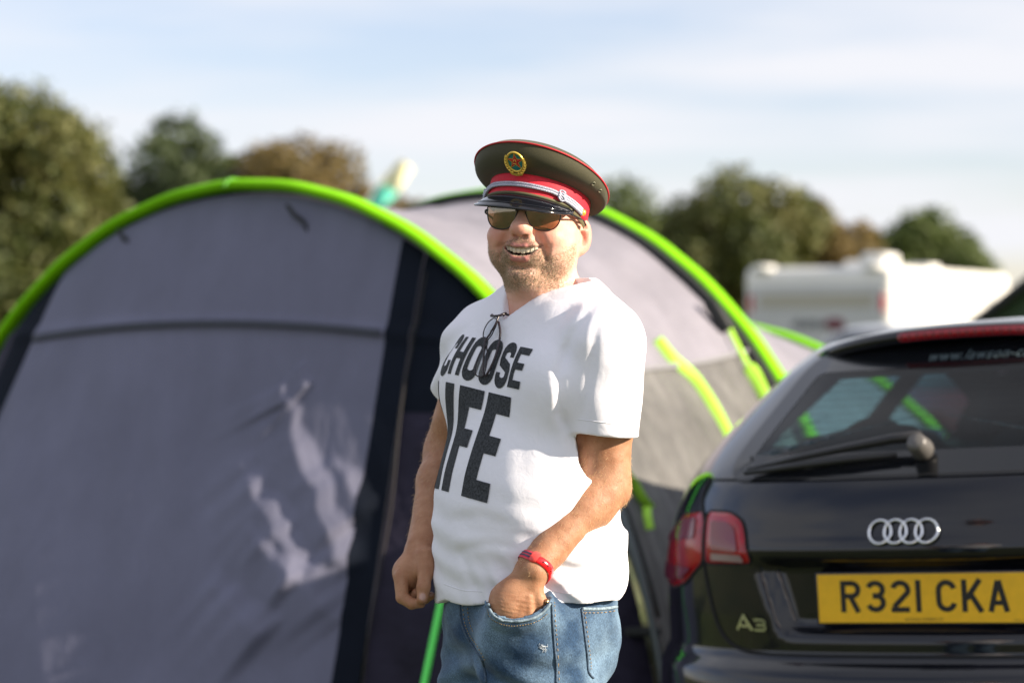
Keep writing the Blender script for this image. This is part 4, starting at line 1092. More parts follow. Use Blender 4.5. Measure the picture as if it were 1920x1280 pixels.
def shirt_sdf(P):
    fo = folds(P); d = torso(P, .0) - fo
    # hanging lower part, loose
    q = body(P)
    sk = np.sqrt((q[:, 0] / .176) ** 2 + ((q[:, 1] - .008) / .142) ** 2); sk = (sk - 1) * .142
    d = smin(d, np.maximum(sk - fo, np.maximum(P[:, 2] - 1.06, .90 - P[:, 2])), .03)
    sl = cone(P, SH_L, HEM_L, .074, .061); lp = (P - np.array(HEM_L, np.float32))
    sl = sl - .0016 * np.sin(lp[:, 2] * 55 + lp[:, 0] * 45 + 2 * vnoise(P * 9)) * np.clip(-(P[:, 2] - 1.42) * 8, 0, 1) - .002 * vnoise(P * 16)
    cutl = (P - np.array(HEM_L, np.float32)) @ (np.array([-.10, .05, -.99], np.float32))
    d = smin(d, smax(sl, cutl, .002), .016)
    sr = cone(P, SH_R, HEM_R, .070, .060) - .004 * np.sin(P[:, 2] * 90 + P[:, 1] * 30)
    dirr = np.array(HEM_R) - np.array(SH_R); dirr /= np.linalg.norm(dirr)
    cutr = (P - np.array(HEM_R, np.float32)) @ dirr.astype(np.float32)
    d = smin(d, smax(sr, cutr, .002), .03)
    d = d - .002 - creases(P)
    # open ends: sleeves, hem, neck
    hx_ = np.array(HEM_L) * 1.25 - np.array(SH_L) * .25
    d = np.maximum(d, -np.maximum(cone(P, SH_L, tuple(hx_), .067, .050), -(cutl + .034)))
    hr_ = np.array(HEM_R) * 1.25 - np.array(SH_R) * .25
    d = np.maximum(d, -np.maximum(cone(P, SH_R, tuple(hr_), .063, .049), -(cutr + .03)))
    hem = .9435 + .012 * np.sin(q[:, 0] * 9 + 1.0) + .004 * np.sin(q[:, 0] * 40 + q[:, 1] * 30) - .006 * q[:, 1] / .14
    d = np.maximum(d, hem - P[:, 2])
    va = q[:, 0] + .016; vz = 1.436 + np.where(va > 0, .84 * va, -1.9 * va) - .5 * np.clip(.05 - q[:, 1], 0, .05)
    vcut = np.minimum(np.where(q[:, 1] > -.02, vz, np.maximum(vz, 1.512)), 1.519)
    rim_ = vcut - P[:, 2]
    d = d - .0012 * (1 - np.clip(np.abs(rim_ * .63 - .009) / .009, 0, 1) ** 4)        # collar rib
    d = np.maximum(d, (P[:, 2] - vcut) * .63)
    return d
def skin_torso(P): return np.maximum(torso(P, -.016), .93 - P[:, 2])

# ------------------------------------------------------------------ head
H_ORG = Vector((.047, MY, 1.612))
MH = Matrix.Translation(H_ORG) @ Matrix.Rotation(R(-17), 4, 'Z') @ Matrix.Rotation(R(-3.5), 4, 'X') @ Matrix.Rotation(R(2.5), 4, 'Y')
MHi = np.array(MH.inverted(), np.float32)
def to_head(P):
    Q = P @ MHi[:3, :3].T + MHi[:3, 3]; Q = Q.copy(); Q[:, 1] *= -1; return Q          # x his left, y forward, z up, eyes at z = 0
def hp(x, f, z): return MH @ Vector((x, -f, z))
def rotz(a): c, s = math.cos(R(a)), math.sin(R(a)); return [[c, -s, 0], [s, c, 0], [0, 0, 1]]
def head_sdf(P):
    Q = to_head(P); A = Q.copy(); A[:, 0] = np.abs(A[:, 0]); ax = A[:, 0]
    d = ell(Q, (0, -.015, .030), (.0745, .095, .074))
    d = smin(d, ell(Q, (-.001, .020, -.026), (.0755, .076, .080)), .03)
    d = smin(d, ell(Q, (0, .018, -.054), (.0685, .070, .044)), .03)
    d = smin(d, ell(A, (.036, .034, -.062), (.029, .038, .027)), .022)                  # jowls
    d = smin(d, ell(Q, (0, .081, -.100), (.026, .019, .020)), .022)                      # chin
    d = smin(d, ell(Q, (0, .028, -.112), (.038, .048, .024)), .025)                      # double chin
    d = smin(d, ell(A, (.040, .068, -.033), (.030, .025, .022)), .018)                  # raised cheeks
    d = smin(d, ell(Q, (0, .078, -.058), (.036, .027, .024)), .018)                     # muzzle
    d = smin(d, ell(Q, (0, .080, .018), (.060, .016, .012)), .02)                       # brow
    d = smax(d, -ell(A, (.033, .098, -.003), (.020, .016, .012)), .016)                 # sockets
    d = smin(d, ell(A, (.033, .073, -.003), (.014, .013, .011)), .006)                  # closed lids behind the dark glasses
    # nose
    n = cone(Q, (0, .086, .014), (0, .1090, -.0190), .0090, .0135)
    n = smin(n, ell(Q, (0, .1105, -.0225), (.0165, .0145, .0128)), .008)
    n = smin(n, ell(A, (.0165, .0970, -.0260), (.0092, .0120, .0090)), .007)
    d = smin(d, n, .012)
    d = smax(d, -ell(A, (.0080, .1060, -.0358), (.0045, .0068, .0040)), .003)           # nostrils
    # smile lines
    f1 = chain(A, [(.0235, .098, -.027), (.031, .094, -.040), (.0385, .084, -.056), (.0410, .076, -.070)], [.0022, .0036, .0040, .0016])
    d = smax(d, -f1, .014)
    # lips and open mouth, corners turned up
    up = 5.2 * ax ** 2
    lipu = [(0, .1045, -.0535), (.010, .1030, -.0522), (.020, .0965, -.0506), (.0320, .0850, -.0484)]
    lipl = [(0, .1008, -.0745), (.010, .0993, -.0728), (.021, .0928, -.0660), (.0318, .0845, -.0520)]
    d = smin(d, chain(A, lipu, [.0027, .0029, .0026, .0015]), .007)
    d = smin(d, chain(A, lipl, [.0050, .0048, .0040, .0016]), .007)
    Z = A.copy(); Z[:, 2] = A[:, 2] - 9.0 * ax ** 2
    d = smax(d, -ell(Z, (0, .096, -.0628), (.0300, .026, .0082)), .0025)
    d = smax(d, -chain(A, [(.022, .092, -.0566), (.0310, .0875, -.0510), (.0345, .082, -.0482)], [.003, .0024, .0012]), .003)
    d = smax(d, -ell(Q, (0, .095, -.0895), (.020, .006, .0040)), .01)                   # crease above the chin
    # ears
    E = A - np.array((.0755, -.014, -.022), np.float32); E = E @ np.array(rotz(36), np.float32)
    e = ell(E, (.006, 0, 0), (.0075, .0195, .0315)); e = smin(e, ell(E, (.003, .008, -.026), (.0062, .0090, .0100)), .006)
    e = smax(e, -ell(E, (.0130, .003, .002), (.0088, .0118, .0205)), .002)
    e = smin(e, ell(E, (.007, .0125, -.006), (.0045, .0040, .0065)), .004)
    e = smin(e, chain(E, [(.0075, .010, .012), (.0080, -.004, .010), (.0075, -.008, -.004), (.0065, -.002, -.014)], [.0022, .0026, .0026, .002]), .004)
    d = smin(d, e, .006)
    # neck
    nk = cone(P, tuple(hp(0, -.022, -.060)), (.058, MY + .008, 1.43), .054, .070)
    d = smin(d, nk, .035)
    d = d - .0006 * vnoise(Q * 160) * np.clip((-.02 - Q[:, 2]) * 30, 0, 1)
    return d
def headneck(P):
    d = head_sdf(P)
    return smin(d, np.maximum(torso(P, -.024), 1.36 - P[:, 2]), .03)
Vh, Fh = net(headneck, (-.10, MY - .18, 1.36), (.20, MY + .17, 1.76), .0020)

# ------------------------------------------------------------------ arms and hands
def P_(x, y, Y): return tuple(px(x, y, Y))
def larm(P):
    d = cone(P, SH_L, tuple(np.array(EL_L) + (-.002, 0, .11)), .055, .0500)
    d = smin(d, cone(P, tuple(np.array(EL_L) + (-.002, 0, .11)), EL_L, .0500, .0435), .02)
    mid = tuple(np.array(EL_L) * .72 + np.array(WR_L) * .28 + (0.0, 0, .002))
    d = smin(d, cone(P, EL_L, mid, .0425, .0400), .02); d = smin(d, cone(P, mid, WR_L, .0400, .0285, ((.5, .2, .8), 1.0)), .02)
    d = smin(d, ell(P, (EL_L[0] + .012, EL_L[1] + .018, EL_L[2] - .012), (.026, .026, .024)), .02)     # elbow point
    d = smin(d, ell(P, (EL_L[0] - .014, EL_L[1] - .022, EL_L[2] - .022), (.030, .022, .040)), .025)     # forearm muscle
    k = P_(962, 1128, MY - .200)
    d = smin(d, cone(P, WR_L, k, .0265, .034, ((.35, -.92, .1), .62)), .012)
    d = smin(d, ell(P, k, (.0415, .0185, .038)), .014)
    fing = [((936, 1150), (928, 1200)), ((955, 1156), (950, 1214)), ((975, 1156), (974, 1212)), ((993, 1148), (996, 1196))]
    for a, b in fing: d = smin(d, cone(P, P_(a[0], a[1], MY - .192), P_(b[0], b[1], MY - .165), .0105, .0085), .006)
    th = [P_(1000, 1098, MY - .202), P_(1012, 1125, MY - .200), P_(1014, 1158, MY - .185)]
    d = smin(d, chain(P, th, [.014, .0115, .0095]), .010)
    for a, b in fing: d = smin(d, cone(P, P_(a[0] * .55 + 990 * .45, a[1] * .5 + 545, MY - .214), P_(a[0], a[1] + 6, MY - .2075), .0055, .0085), .007)
    # tendons and wrinkles on the back of the hand
    z = P[:, 2]; g = np.exp(-((P[:, 0] - .005) / .05) ** 2 - ((z - .955) / .022) ** 2 - ((P[:, 1] - (MY - .24)) / .03) ** 2)
    d = d - .0009 * g * np.sin(z * 900 + P[:, 0] * 120 + 3 * vnoise(P * 40)) - .0012 * vnoise(P * 26) - .0005 * vnoise(P * 90)
    return d
def rarm(P):
    d = cone(P, SH_R, EL_R, .054, .044)
    mid = tuple(np.array(EL_R) * .68 + np.array(WR_R) * .32)
    d = smin(d, cone(P, EL_R, mid, .043, .0405), .02); d = smin(d, cone(P, mid, WR_R, .0405, .0250), .02)
    Y0 = MY + .04
    pk = P_(770, 1072, Y0)
    d = smin(d, cone(P, WR_R, pk, .0235, .031, ((.55, -.6, 0), .78)), .014)
    d = smin(d, ell(P, P_(766, 1072, Y0 + .004), (.0290, .030, .0285)), .012)                          # palm
    d = smin(d, cone(P, P_(797, 1043, Y0 - .012), P_(799, 1072, Y0 - .030), .019, .0150), .016)        # base of thumb
    # thumb
    d = smin(d, chain(P, [P_(798, 1066, Y0 - .028), P_(794, 1100, Y0 - .045), P_(792, 1122, Y0 - .050)], [.0138, .0112, .0098]), .005)
    # index
    d = smin(d, chain(P, [P_(752, 1080, Y0 - .022), P_(754, 1119, Y0 - .034), P_(772, 1131, Y0 - .040), P_(790, 1131, Y0 - .038)], [.0142, .0112, .0100, .0078], .003), .005)
    # middle, ring, little
    d = smin(d, chain(P, [P_(753, 1082, Y0 + .000), P_(757, 1120, Y0 - .010), P_(772, 1125, Y0 - .016), P_(780, 1110, Y0 - .022)], [.0130, .0110, .0098, .0080], .003), .004)
    d = smin(d, chain(P, [P_(756, 1082, Y0 + .020), P_(763, 1118, Y0 + .012), P_(778, 1120, Y0 + .004), P_(782, 1102, Y0 - .004)], [.0122, .0104, .0094, .0078], .003), .004)
    d = smin(d, chain(P, [P_(766, 1080, Y0 + .036), P_(780, 1112, Y0 + .030), P_(796, 1122, Y0 + .020), P_(808, 1116, Y0 + .008)], [.0112, .0096, .0088, .0072], .003), .004)
    # knuckle creases
    for c_, r_ in (((751, 1078), .010), ((794, 1101), .006)):
        c = np.array(P_(c_[0], c_[1], Y0 - .04)); g = np.exp(-(((P - c) / .012) ** 2).sum(1)); d = d + .0006 * g * np.sin(P[:, 2] * 1500)
    return d - .0010 * vnoise(P * 28) - .0004 * vnoise(P * 95)
Vl, Fl = net(larm, (-.06, MY - .30, .88), (.24, MY - .02, 1.45), .0024)
Vr, Fr = net(rarm, (-.26, MY - .05, .90), (.02, MY + .30, 1.48), .0020)

def in_sets(*sets):
    V = []; F = []; n = 0
    for v, f in sets: V.append(v); F.append(f + n); n += len(v)
    return np.concatenate(V), np.concatenate(F)
Vb, Fb = in_sets((Vh, Fh), (Vl, Fl), (Vr, Fr))
Qh = to_head(Vh.astype(np.float32))
def ss(a, b, x): t = np.clip((x - a) / (b - a), 0, 1); return t * t * (3 - 2 * t)
# masks painted from anatomy: lips, beard, tan of the arms, nails
axh = np.abs(Qh[:, 0])
lip = np.exp(-np.minimum(np.abs(chain(np.stack([axh, Qh[:, 1], Qh[:, 2]], 1), [(0, .1045, -.0535), (.010, .1030, -.0522), (.020, .0965, -.0508), (.028, .0875, -.0495)], [.004, .004, .0034, .0016])), np.abs(chain(np.stack([axh, Qh[:, 1], Qh[:, 2]], 1), [(0, .1008, -.0745), (.010, .0993, -.0728), (.020, .0932, -.0665), (.0285, .0865, -.0540)], [.0056, .0054, .0045, .0016]))) / .0016)
inside = ell(np.stack([axh, Qh[:, 1], Qh[:, 2] - 9.0 * axh ** 2], 1), (0, .096, -.0628), (.0300, .026, .0082)) < .0016
lip = np.where(Qh[:, 1] > .07, lip, 0); lip = np.where(inside & (Qh[:, 1] < .0965), 1.0, lip); mouth = np.where(inside & (Qh[:, 1] < .0935), 1.0, 0)
top = np.interp(axh, [0, .012, .03, .045, .06, .072, .08, .09], [-.036, -.037, -.046, -.060, -.058, -.048, -.030, -.02])
beard = ss(-.006, .010, top - Qh[:, 2]) * ss(-.138, -.108, Qh[:, 2]) * ss(.002, .040, Qh[:, 1])
beard = beard * (1 - .55 * ss(.045, .070, axh)) * (1 - ss(.35, .8, lip)) * (1 - np.exp(-((axh - .046) / .012) ** 2 - ((Qh[:, 2] + .055) / .012) ** 2) * .5)
beard *= 1 - .7 * np.exp(-(Qh[:, 0] / .012) ** 2 - ((Qh[:, 2] + .0835) / .004) ** 2)
beard = np.where(Qh[:, 1] > .095 + .0, np.where(Qh[:, 2] > -.037, 0, beard), beard)
flush = np.exp(-((axh - .045) / .022) ** 2 - ((Qh[:, 2] + .035) / .02) ** 2) + 1.0 * np.exp(-(Qh[:, 0] / .018) ** 2 - ((Qh[:, 2] + .03) / .015) ** 2) + 1.0 * ss(.074, .082, axh) + .5 * ss(-.13, -.18, Qh[:, 2])
nb_ = len(Vb); A_lip = np.zeros(nb_); A_beard = np.zeros(nb_); A_tan = np.zeros(nb_); A_flush = np.zeros(nb_); A_nail = np.zeros(nb_); A_mouth = np.zeros(nb_)
nh = len(Vh); A_lip[:nh] = lip; A_beard[:nh] = beard; A_flush[:nh] = np.clip(flush, 0, 1); A_mouth[:nh] = mouth; A_tan[nh:] = 1; A_tan[:nh] = .25 * ss(1.50, 1.44, Vh[:, 2])
for c, r_ in ((P_(792, 1118, MY + .04 - .0595), .0062), (P_(808, 1113, MY + .04 + .002), .004)):
    A_nail += np.exp(-(_n((Vb - np.array(c)) / np.array([r_, r_ * 1.0, r_ * 1.15])) / 1.0) ** 6)

def skin_mat():
    m = bpy.data.materials.new('skin'); m.use_nodes = True; t = m.node_tree; b = t.nodes['Principled BSDF']
    co = t.nodes.new('ShaderNodeTexCoord')
    def at(n_):
        a = t.nodes.new('ShaderNodeAttribute'); a.attribute_name = n_; return a.outputs['Fac']
    def mix(fac, c1, c2, blend='MIX'):
        m_ = t.nodes.new('ShaderNodeMix'); m_.data_type = 'RGBA'; m_.blend_type = blend
        if isinstance(fac, float): m_.inputs[0].default_value = fac
        else: t.links.new(fac, m_.inputs[0])
        for i, c in ((6, c1), (7, c2)):
            if isinstance(c, tuple): m_.inputs[i].default_value = (*c, 1)
            else: t.links.new(c, m_.inputs[i])
        return m_.outputs[2]
    def noise(sc, det=4):
        n = t.nodes.new('ShaderNodeTexNoise'); n.inputs['Scale'].default_value = sc; n.inputs['Detail'].default_value = det; t.links.new(co.outputs['Object'], n.inputs['Vector']); return n.outputs['Fac']
    def ramp(x, a, b_, lo=0., hi=1.):
        r = t.nodes.new('ShaderNodeMapRange'); t.links.new(x, r.inputs[0]); r.inputs[1].default_value = a; r.inputs[2].default_value = b_; r.inputs[3].default_value = lo; r.inputs[4].default_value = hi; return r.outputs[0]
    def mul(a, b_):
        k = t.nodes.new('ShaderNodeMath'); k.operation = 'MULTIPLY'
        for i, x in enumerate((a, b_)):
            if isinstance(x, float): k.inputs[i].default_value = x
            else: t.links.new(x, k.inputs[i])
        return k.outputs[0]
    base = mix(ramp(noise(60), .35, .7), (.70, .385, .285), (.74, .44, .335))
    base = mix(mul(at('flush'), .75), base, (.64, .275, .205))
    arm = mix(ramp(noise(45, 6), .35, .68), (.34, .160, .085), (.43, .225, .130)); arm = mix(ramp(noise(220, 2), .62, .80, 0., .5), arm, (.20, .085, .042))
    base = mix(at('tan'), base, arm)
    base = mix(mul(at('beard'), ramp(noise(300, 2), .40, .60, .12, 1.0)), base, (.25, .165, .105))
    base = mix(at('lip'), base, (.44, .17, .15)); base = mix(at('mouth'), base, (.10, .02, .02)); base = mix(mul(at('nail'), .8), base, (.55, .36, .33))
    t.links.new(base, b.inputs['Base Color'])
    t.links.new(ramp(noise(130), .3, .7, .46, .64), b.inputs['Roughness'])
    b.inputs['Subsurface Weight'].default_value = .18; b.inputs['Subsurface Radius'].default_value = (1.0, .35, .18); b.inputs['Subsurface Scale'].default_value = .006
    b.inputs['Specular IOR Level'].default_value = .4
    bp = t.nodes.new('ShaderNodeBump'); bp.inputs['Strength'].default_value = .35; bp.inputs['Distance'].default_value = .0015
    t.links.new(noise(330, 3), bp.inputs['Height']); t.links.new(bp.outputs[0], b.inputs['Normal'])
    return m
person = empty('person', (.04, MY, 0))
def ploc(o): o.location = (-.04, -MY, 0); return o
skin = ploc(mesh_obj('body', Vb, Fb, skin_mat(), person))
for n_, a_ in (('lip', A_lip), ('beard', A_beard), ('tan', A_tan), ('flush', A_flush), ('nail', A_nail), ('mouth', A_mouth)):
    at = skin.data.attributes.new(n_, 'FLOAT', 'POINT'); at.data.foreach_set('value', np.clip(a_, 0, 1).astype(np.float32))
tag(person, 'smiling man in white slogan t-shirt and blue jeans, one hand in his pocket', 'person')

# ------------------------------------------------------------------ teeth
M_TOOTH = mat('tooth', (.74, .66, .50), .22, coat=.4, sss=(.1, (1, .8, .6), .002)); M_TONG = mat('tongue', (.40, .12, .11), .35)
def tooth_row(name, edges, ztop, zbot, fdepth, curve):
    """one dental arch: crowns side by side with shallow grooves between them"""
    P = []; xs_ = np.linspace(-edges[-1], edges[-1], 110); E = [-e for e in edges[::-1]] + [e for e in edges if e > 0]
    for t in np.linspace(0, 1, 14):
        r_ = []
        for x in xs_:
            k = max(0, min(len(E) - 2, int(np.searchsorted(E, x)) - 1)); c = (E[k] + E[k + 1]) / 2; hw_ = (E[k + 1] - E[k]) / 2; q = min(1, abs(x - c) / hw_)
            f = fdepth - curve * x * x - .0020 * q ** 6 - .0012 * (abs(t - .45) / .55) ** 4
            zt = ztop + 5.0 * x * x; zb = zbot + 8.5 * x * x + .0016 * q ** 4 + (.0009 if k % 2 else 0)
            r_.append(tuple(hp(x, f, zt + (zb - zt) * t)))
        P.append(r_)
    o = ploc(MB().grid(P).build(name, M_TOOTH, person)); return o
tooth_row('upper_teeth', [0, .0088, .0160, .0232, .0290], -.0505, -.0655, .0985, 10.5)
tooth_row('lower_teeth', [0, .0056, .0112, .0170, .0220], -.0690, -.0780, .0935, 9.5)

# ------------------------------------------------------------------ beard stubble and arm hair
def hairs(name, V, F, dens_, n, lmin, lmax, rad, m, dirfn, seed):
    rg = np.random.default_rng(seed); T = V[F]; c = T.mean(1); nr = np.cross(T[:, 2] - T[:, 0], T[:, 3] - T[:, 1]); ar = _n(nr); nr = nr / np.maximum(ar, 1e-12)[:, None]
    w = ar * np.clip(dens_[F].mean(1), 0, 1) ** 1.3; w = w / w.sum(); i = rg.choice(len(F), n, p=w)
    uv = rg.random((n, 2)); p = (T[i, 0] * (1 - uv[:, :1]) + T[i, 1] * uv[:, :1]) * (1 - uv[:, 1:]) + (T[i, 3] * (1 - uv[:, :1]) + T[i, 2] * uv[:, :1]) * uv[:, 1:]
    N_ = nr[i]; D_ = dirfn(p, N_, rg); L_ = rg.uniform(lmin, lmax, n)[:, None]
    t = np.cross(D_, rg.normal(size=(n, 3))); t /= _n(t)[:, None]; b2 = np.cross(D_, t)
    p0 = p - N_ * .0004; p1 = p + D_ * L_ * .55 ; p2 = p + D_ * L_ - N_ * L_ * .12
    rr = rad * rg.uniform(.7, 1.2, n)[:, None]
    V3 = np.stack([p0 + t * rr, p0 - t * rr * .5 + b2 * rr * .87, p0 - t * rr * .5 - b2 * rr * .87, p1 + t * rr * .8, p1 - t * rr * .4 + b2 * rr * .7, p1 - t * rr * .4 - b2 * rr * .7, p2], 1).reshape(-1, 3)
    o = (np.arange(n) * 7)[:, None]
    Q4 = np.concatenate([o + np.array([[0, 1, 4, 3]]), o + np.array([[1, 2, 5, 4]]), o + np.array([[2, 0, 3, 5]])]).tolist()
    T3 = np.concatenate([o + np.array([[3, 4, 6]]), o + np.array([[4, 5, 6]]), o + np.array([[5, 3, 6]])]).tolist()
    ob = ploc(mesh_obj(name, V3, Q4 + T3, m, person)); ob['kind'] = 'stuff'
    return ob
def bdir(p, N_, rg):
    d = N_ * .75 + np.array([0, 0, -.55]) + rg.normal(size=p.shape) * .28; return d / _n(d)[:, None]
M_HAIR = mat('beard_hair', (.50, .38, .26), .45, noise=(420, .75)); M_ARMH = mat('arm_hair', (.72, .50, .26), .35)
hairs('beard', Vh, Fh, beard, 12000, .0014, .0042, .00020, M_HAIR, bdir, 3)
def adir(p, N_, rg):
    d = N_ * .45 + np.array([-.35, 0, -.7]) + rg.normal(size=p.shape) * .3; return d / _n(d)[:, None]
hairs('arm_hair', Vl, Fl, ss(.99, 1.04, Vl[:, 2]) * ss(1.24, 1.18, Vl[:, 2]), 1500, .005, .011, .00018, M_ARMH, adir, 5)
hairs('arm_hair', Vr, Fr, ss(1.03, 1.06, Vr[:, 2]) * ss(1.30, 1.25, Vr[:, 2]), 1300, .005, .011, .00012, M_ARMH, adir, 6)

# ------------------------------------------------------------------ t-shirt
Vs, Fs = net(shirt_sdf, (-.22, MY - .30, .91), (.30, MY + .34, 1.56), .0032)
Vs = relax(Vs, Fs, 1, .4)
def cotton():
    m = mat('white_cotton', (.80, .80, .87), .85, spec=.2, sheen=.15, noise=(9, .025))
    t = m.node_tree; b = t.nodes['Principled BSDF']; co = [n for n in t.nodes if n.type == 'TEX_COORD'][0]
    n1 = t.nodes.new('ShaderNodeTexNoise'); n1.inputs['Scale'].default_value = 900; n1.inputs['Detail'].default_value = 2
    n2 = t.nodes.new('ShaderNodeTexNoise'); n2.inputs['Scale'].default_value = 38; n2.inputs['Detail'].default_value = 5; n2.inputs['Distortion'].default_value = .6
    for n in (n1, n2): t.links.new(co.outputs['Object'], n.inputs['Vector'])
    b1 = t.nodes.new('ShaderNodeBump'); b1.inputs['Strength'].default_value = .25; b1.inputs['Distance'].default_value = .0006; t.links.new(n1.outputs['Fac'], b1.inputs['Height'])
    b2 = t.nodes.new('ShaderNodeBump'); b2.inputs['Strength'].default_value = .22; b2.inputs['Distance'].default_value = .006; t.links.new(n2.outputs['Fac'], b2.inputs['Height'])
    t.links.new(b1.outputs[0], b2.inputs['Normal']); t.links.new(b2.outputs[0], b.inputs['Normal'])
    return m
M_COTTON = cotton()
shirt = ploc(mesh_obj('t_shirt', Vs, Fs, M_COTTON, person))
def bvh_of(V, F): return BVHTree.FromPolygons([tuple(v) for v in V], [tuple(int(k) for k in f) for f in F])
SB = bvh_of(Vs, Fs)
def hit(x, y, tree_, lift=0.0):
    o_ = Vector((0, 0, CAMZ)); d = (px(x, y, 1.0) - o_).normalized(); h = tree_.ray_cast(o_, d)
    if h[0] is None: return None
    n = h[1] if h[1].dot(d) < 0 else -h[1]
    return h[0] + n * lift
M_SEAMW = mat('white_seam', (.72, .72, .77), .9)
def on_shirt(pts, r, name, lift=.0):
    q = [hit(p.x, p.y, SB, lift) for p in catmull([(x, y, 0) for x, y in pts], 9)]; q = [p for p in q if p is not None]
    o = MB().tube(q, r, 6).build(name, M_SEAMW, shirt); return o
on_shirt([(1084, 786), (1110, 789), (1150, 795), (1192, 806)], .0008, 'hem_stitch')
on_shirt([(832, 1094), (870, 1106), (905, 1108)], .0008, 'hem_stitch'); on_shirt([(1035, 1108), (1090, 1114), (1172, 1112)], .0008, 'hem_stitch')
# slogan: letters laid flat on the chest, then pressed onto the cloth
W1, ST1 = .82, .27
def big(c, w, s):
    r = s / 2; x0, x1, y0, y1 = r, w - r, r * .42, 1 - r * .42; k = .55
    rx = (x1 - x0) / 2; ry = .16; sy = .42                                     # stroke is thinner across the height
    S_ = s
    if c == 'C': return [(arc(x0 + rx, y1 - ry, rx, ry, 0, 180, 10)[0:0] + [(x1, .66), (x1, y1 - ry)] + arc(x0 + rx, y1 - ry, rx, ry, 0, 180, 10) + arc(x0 + rx, y0 + ry, rx, ry, 180, 360, 10) + [(x1, .34)], S_, 0)]
    if c == 'O': return [(arc(x0 + rx, y1 - ry, rx, ry, 0, 180, 10) + arc(x0 + rx, y0 + ry, rx, ry, 180, 360, 10), S_, 1)]
    if c == 'S': return [([(x1, .70), (x1, y1 - ry)] + arc(x0 + rx, y1 - ry, rx, ry, 0, 180, 10) + [(x0, .64), (x0 + .04, .57), (x1 - .04, .43), (x1, .36)] + arc(x0 + rx, y0 + ry, rx, ry, 360, 180, 10) + [(x0, .30)], S_, 0)]
    if c == 'H': return [([(x0, 0), (x0, 1)], S_, 0), ([(x1, 0), (x1, 1)], S_, 0), ([(x0, .5), (x1, .5)], .17, 0)]
    if c == 'L': return [([(x0, 0), (x0, 1)], S_, 0), ([(x0, .09), (w, .09)], .18, 0)]
    if c == 'I': return [([(x0, 0), (x0, 1)], S_, 0)]
    if c == 'F': return [([(x0, 0), (x0, 1)], S_, 0), ([(x0, .91), (w, .91)], .18, 0), ([(x0, .53), (w * .92, .53)], .17, 0)]
    if c == 'E': return [([(x0, 0), (x0, 1)], S_, 0), ([(x0, .91), (w, .91)], .18, 0), ([(x0, .52), (w * .92, .52)], .17, 0), ([(x0, .09), (w, .09)], .18, 0)]
def ink_mat():
    m = mat('slogan_ink', (.042, .046, .052), .75, spec=.2, noise=(300, .6, 4)); return m
M_SLOG = ink_mat()
def slogan(word, xs_, ws, s, ptl, ptr, pbr, tl, tr, step):
    """ptl, ptr, pbr: pixels where text coordinates tl (x, 1), tr (x, 1) and (tr x, 0) sit on the chest"""
    A0, A1, A2 = hit(*ptl, SB), hit(*ptr, SB), hit(*pbr, SB)
    U = (A1 - A0) / (tr - tl); Vv = A1 - A2; n = U.cross(Vv).normalized()
    if n.y > 0: n = -n
    org = A1 - U * tr - Vv
    U = U - Vv * 0
    for c, x, w in zip(word, xs_, ws):
        mb = MB()
        for i, (poly, sw, cl) in enumerate(big(c, w, s)):
            rows = ribbon(poly, sw, step, cl, max(2, int(sw / step))); G = []
            ok = True; miss = []
            for r_ in rows:
                g = []
                for p in r_:
                    p3 = org + U * (x + p.x) + Vv * p.y; h = SB.ray_cast(p3 + n * .12, -n, .4)
                    if h[0] is None: g.append(None)
                    else:
                        nn = h[1] if h[1].dot(n) > 0 else -h[1]; g.append(h[0] + nn * (.0011 + .00022 * i))
                G.append(g)
            b = len(mb.v); nc = len(G[0]); mp_ = {}
            for r_ in range(len(G)):
                for k in range(nc):
                    if G[r_][k] is not None: mp_[(r_, k)] = len(mb.v); mb.v.append(tuple(G[r_][k]))
            for r_ in range(len(G) - 1):
                for k in range(nc - 1):
                    q = [(r_, k), (r_, k + 1), (r_ + 1, k + 1), (r_ + 1, k)]
                    if all(z in mp_ for z in q): mb.f.append(tuple(mp_[z] for z in q))
        o = ploc(mesh_obj('slogan_letter', mb.v, mb.f, M_SLOG, shirt)); o.location = (0, 0, 0)
slogan('CHOOSE', [0, .93, 1.86, 2.79, 3.72, 4.65], [W1] * 5 + [.76], .25, (893, 634), (1000, 655), (974, 730), 1.75, 5.41, .05)
slogan('LIFE', [-.56, -.02, .36, .93], [.48, .26, .49, .50], .24, (917, 735), (959, 745), (914, 943), .93, 1.43, .022)

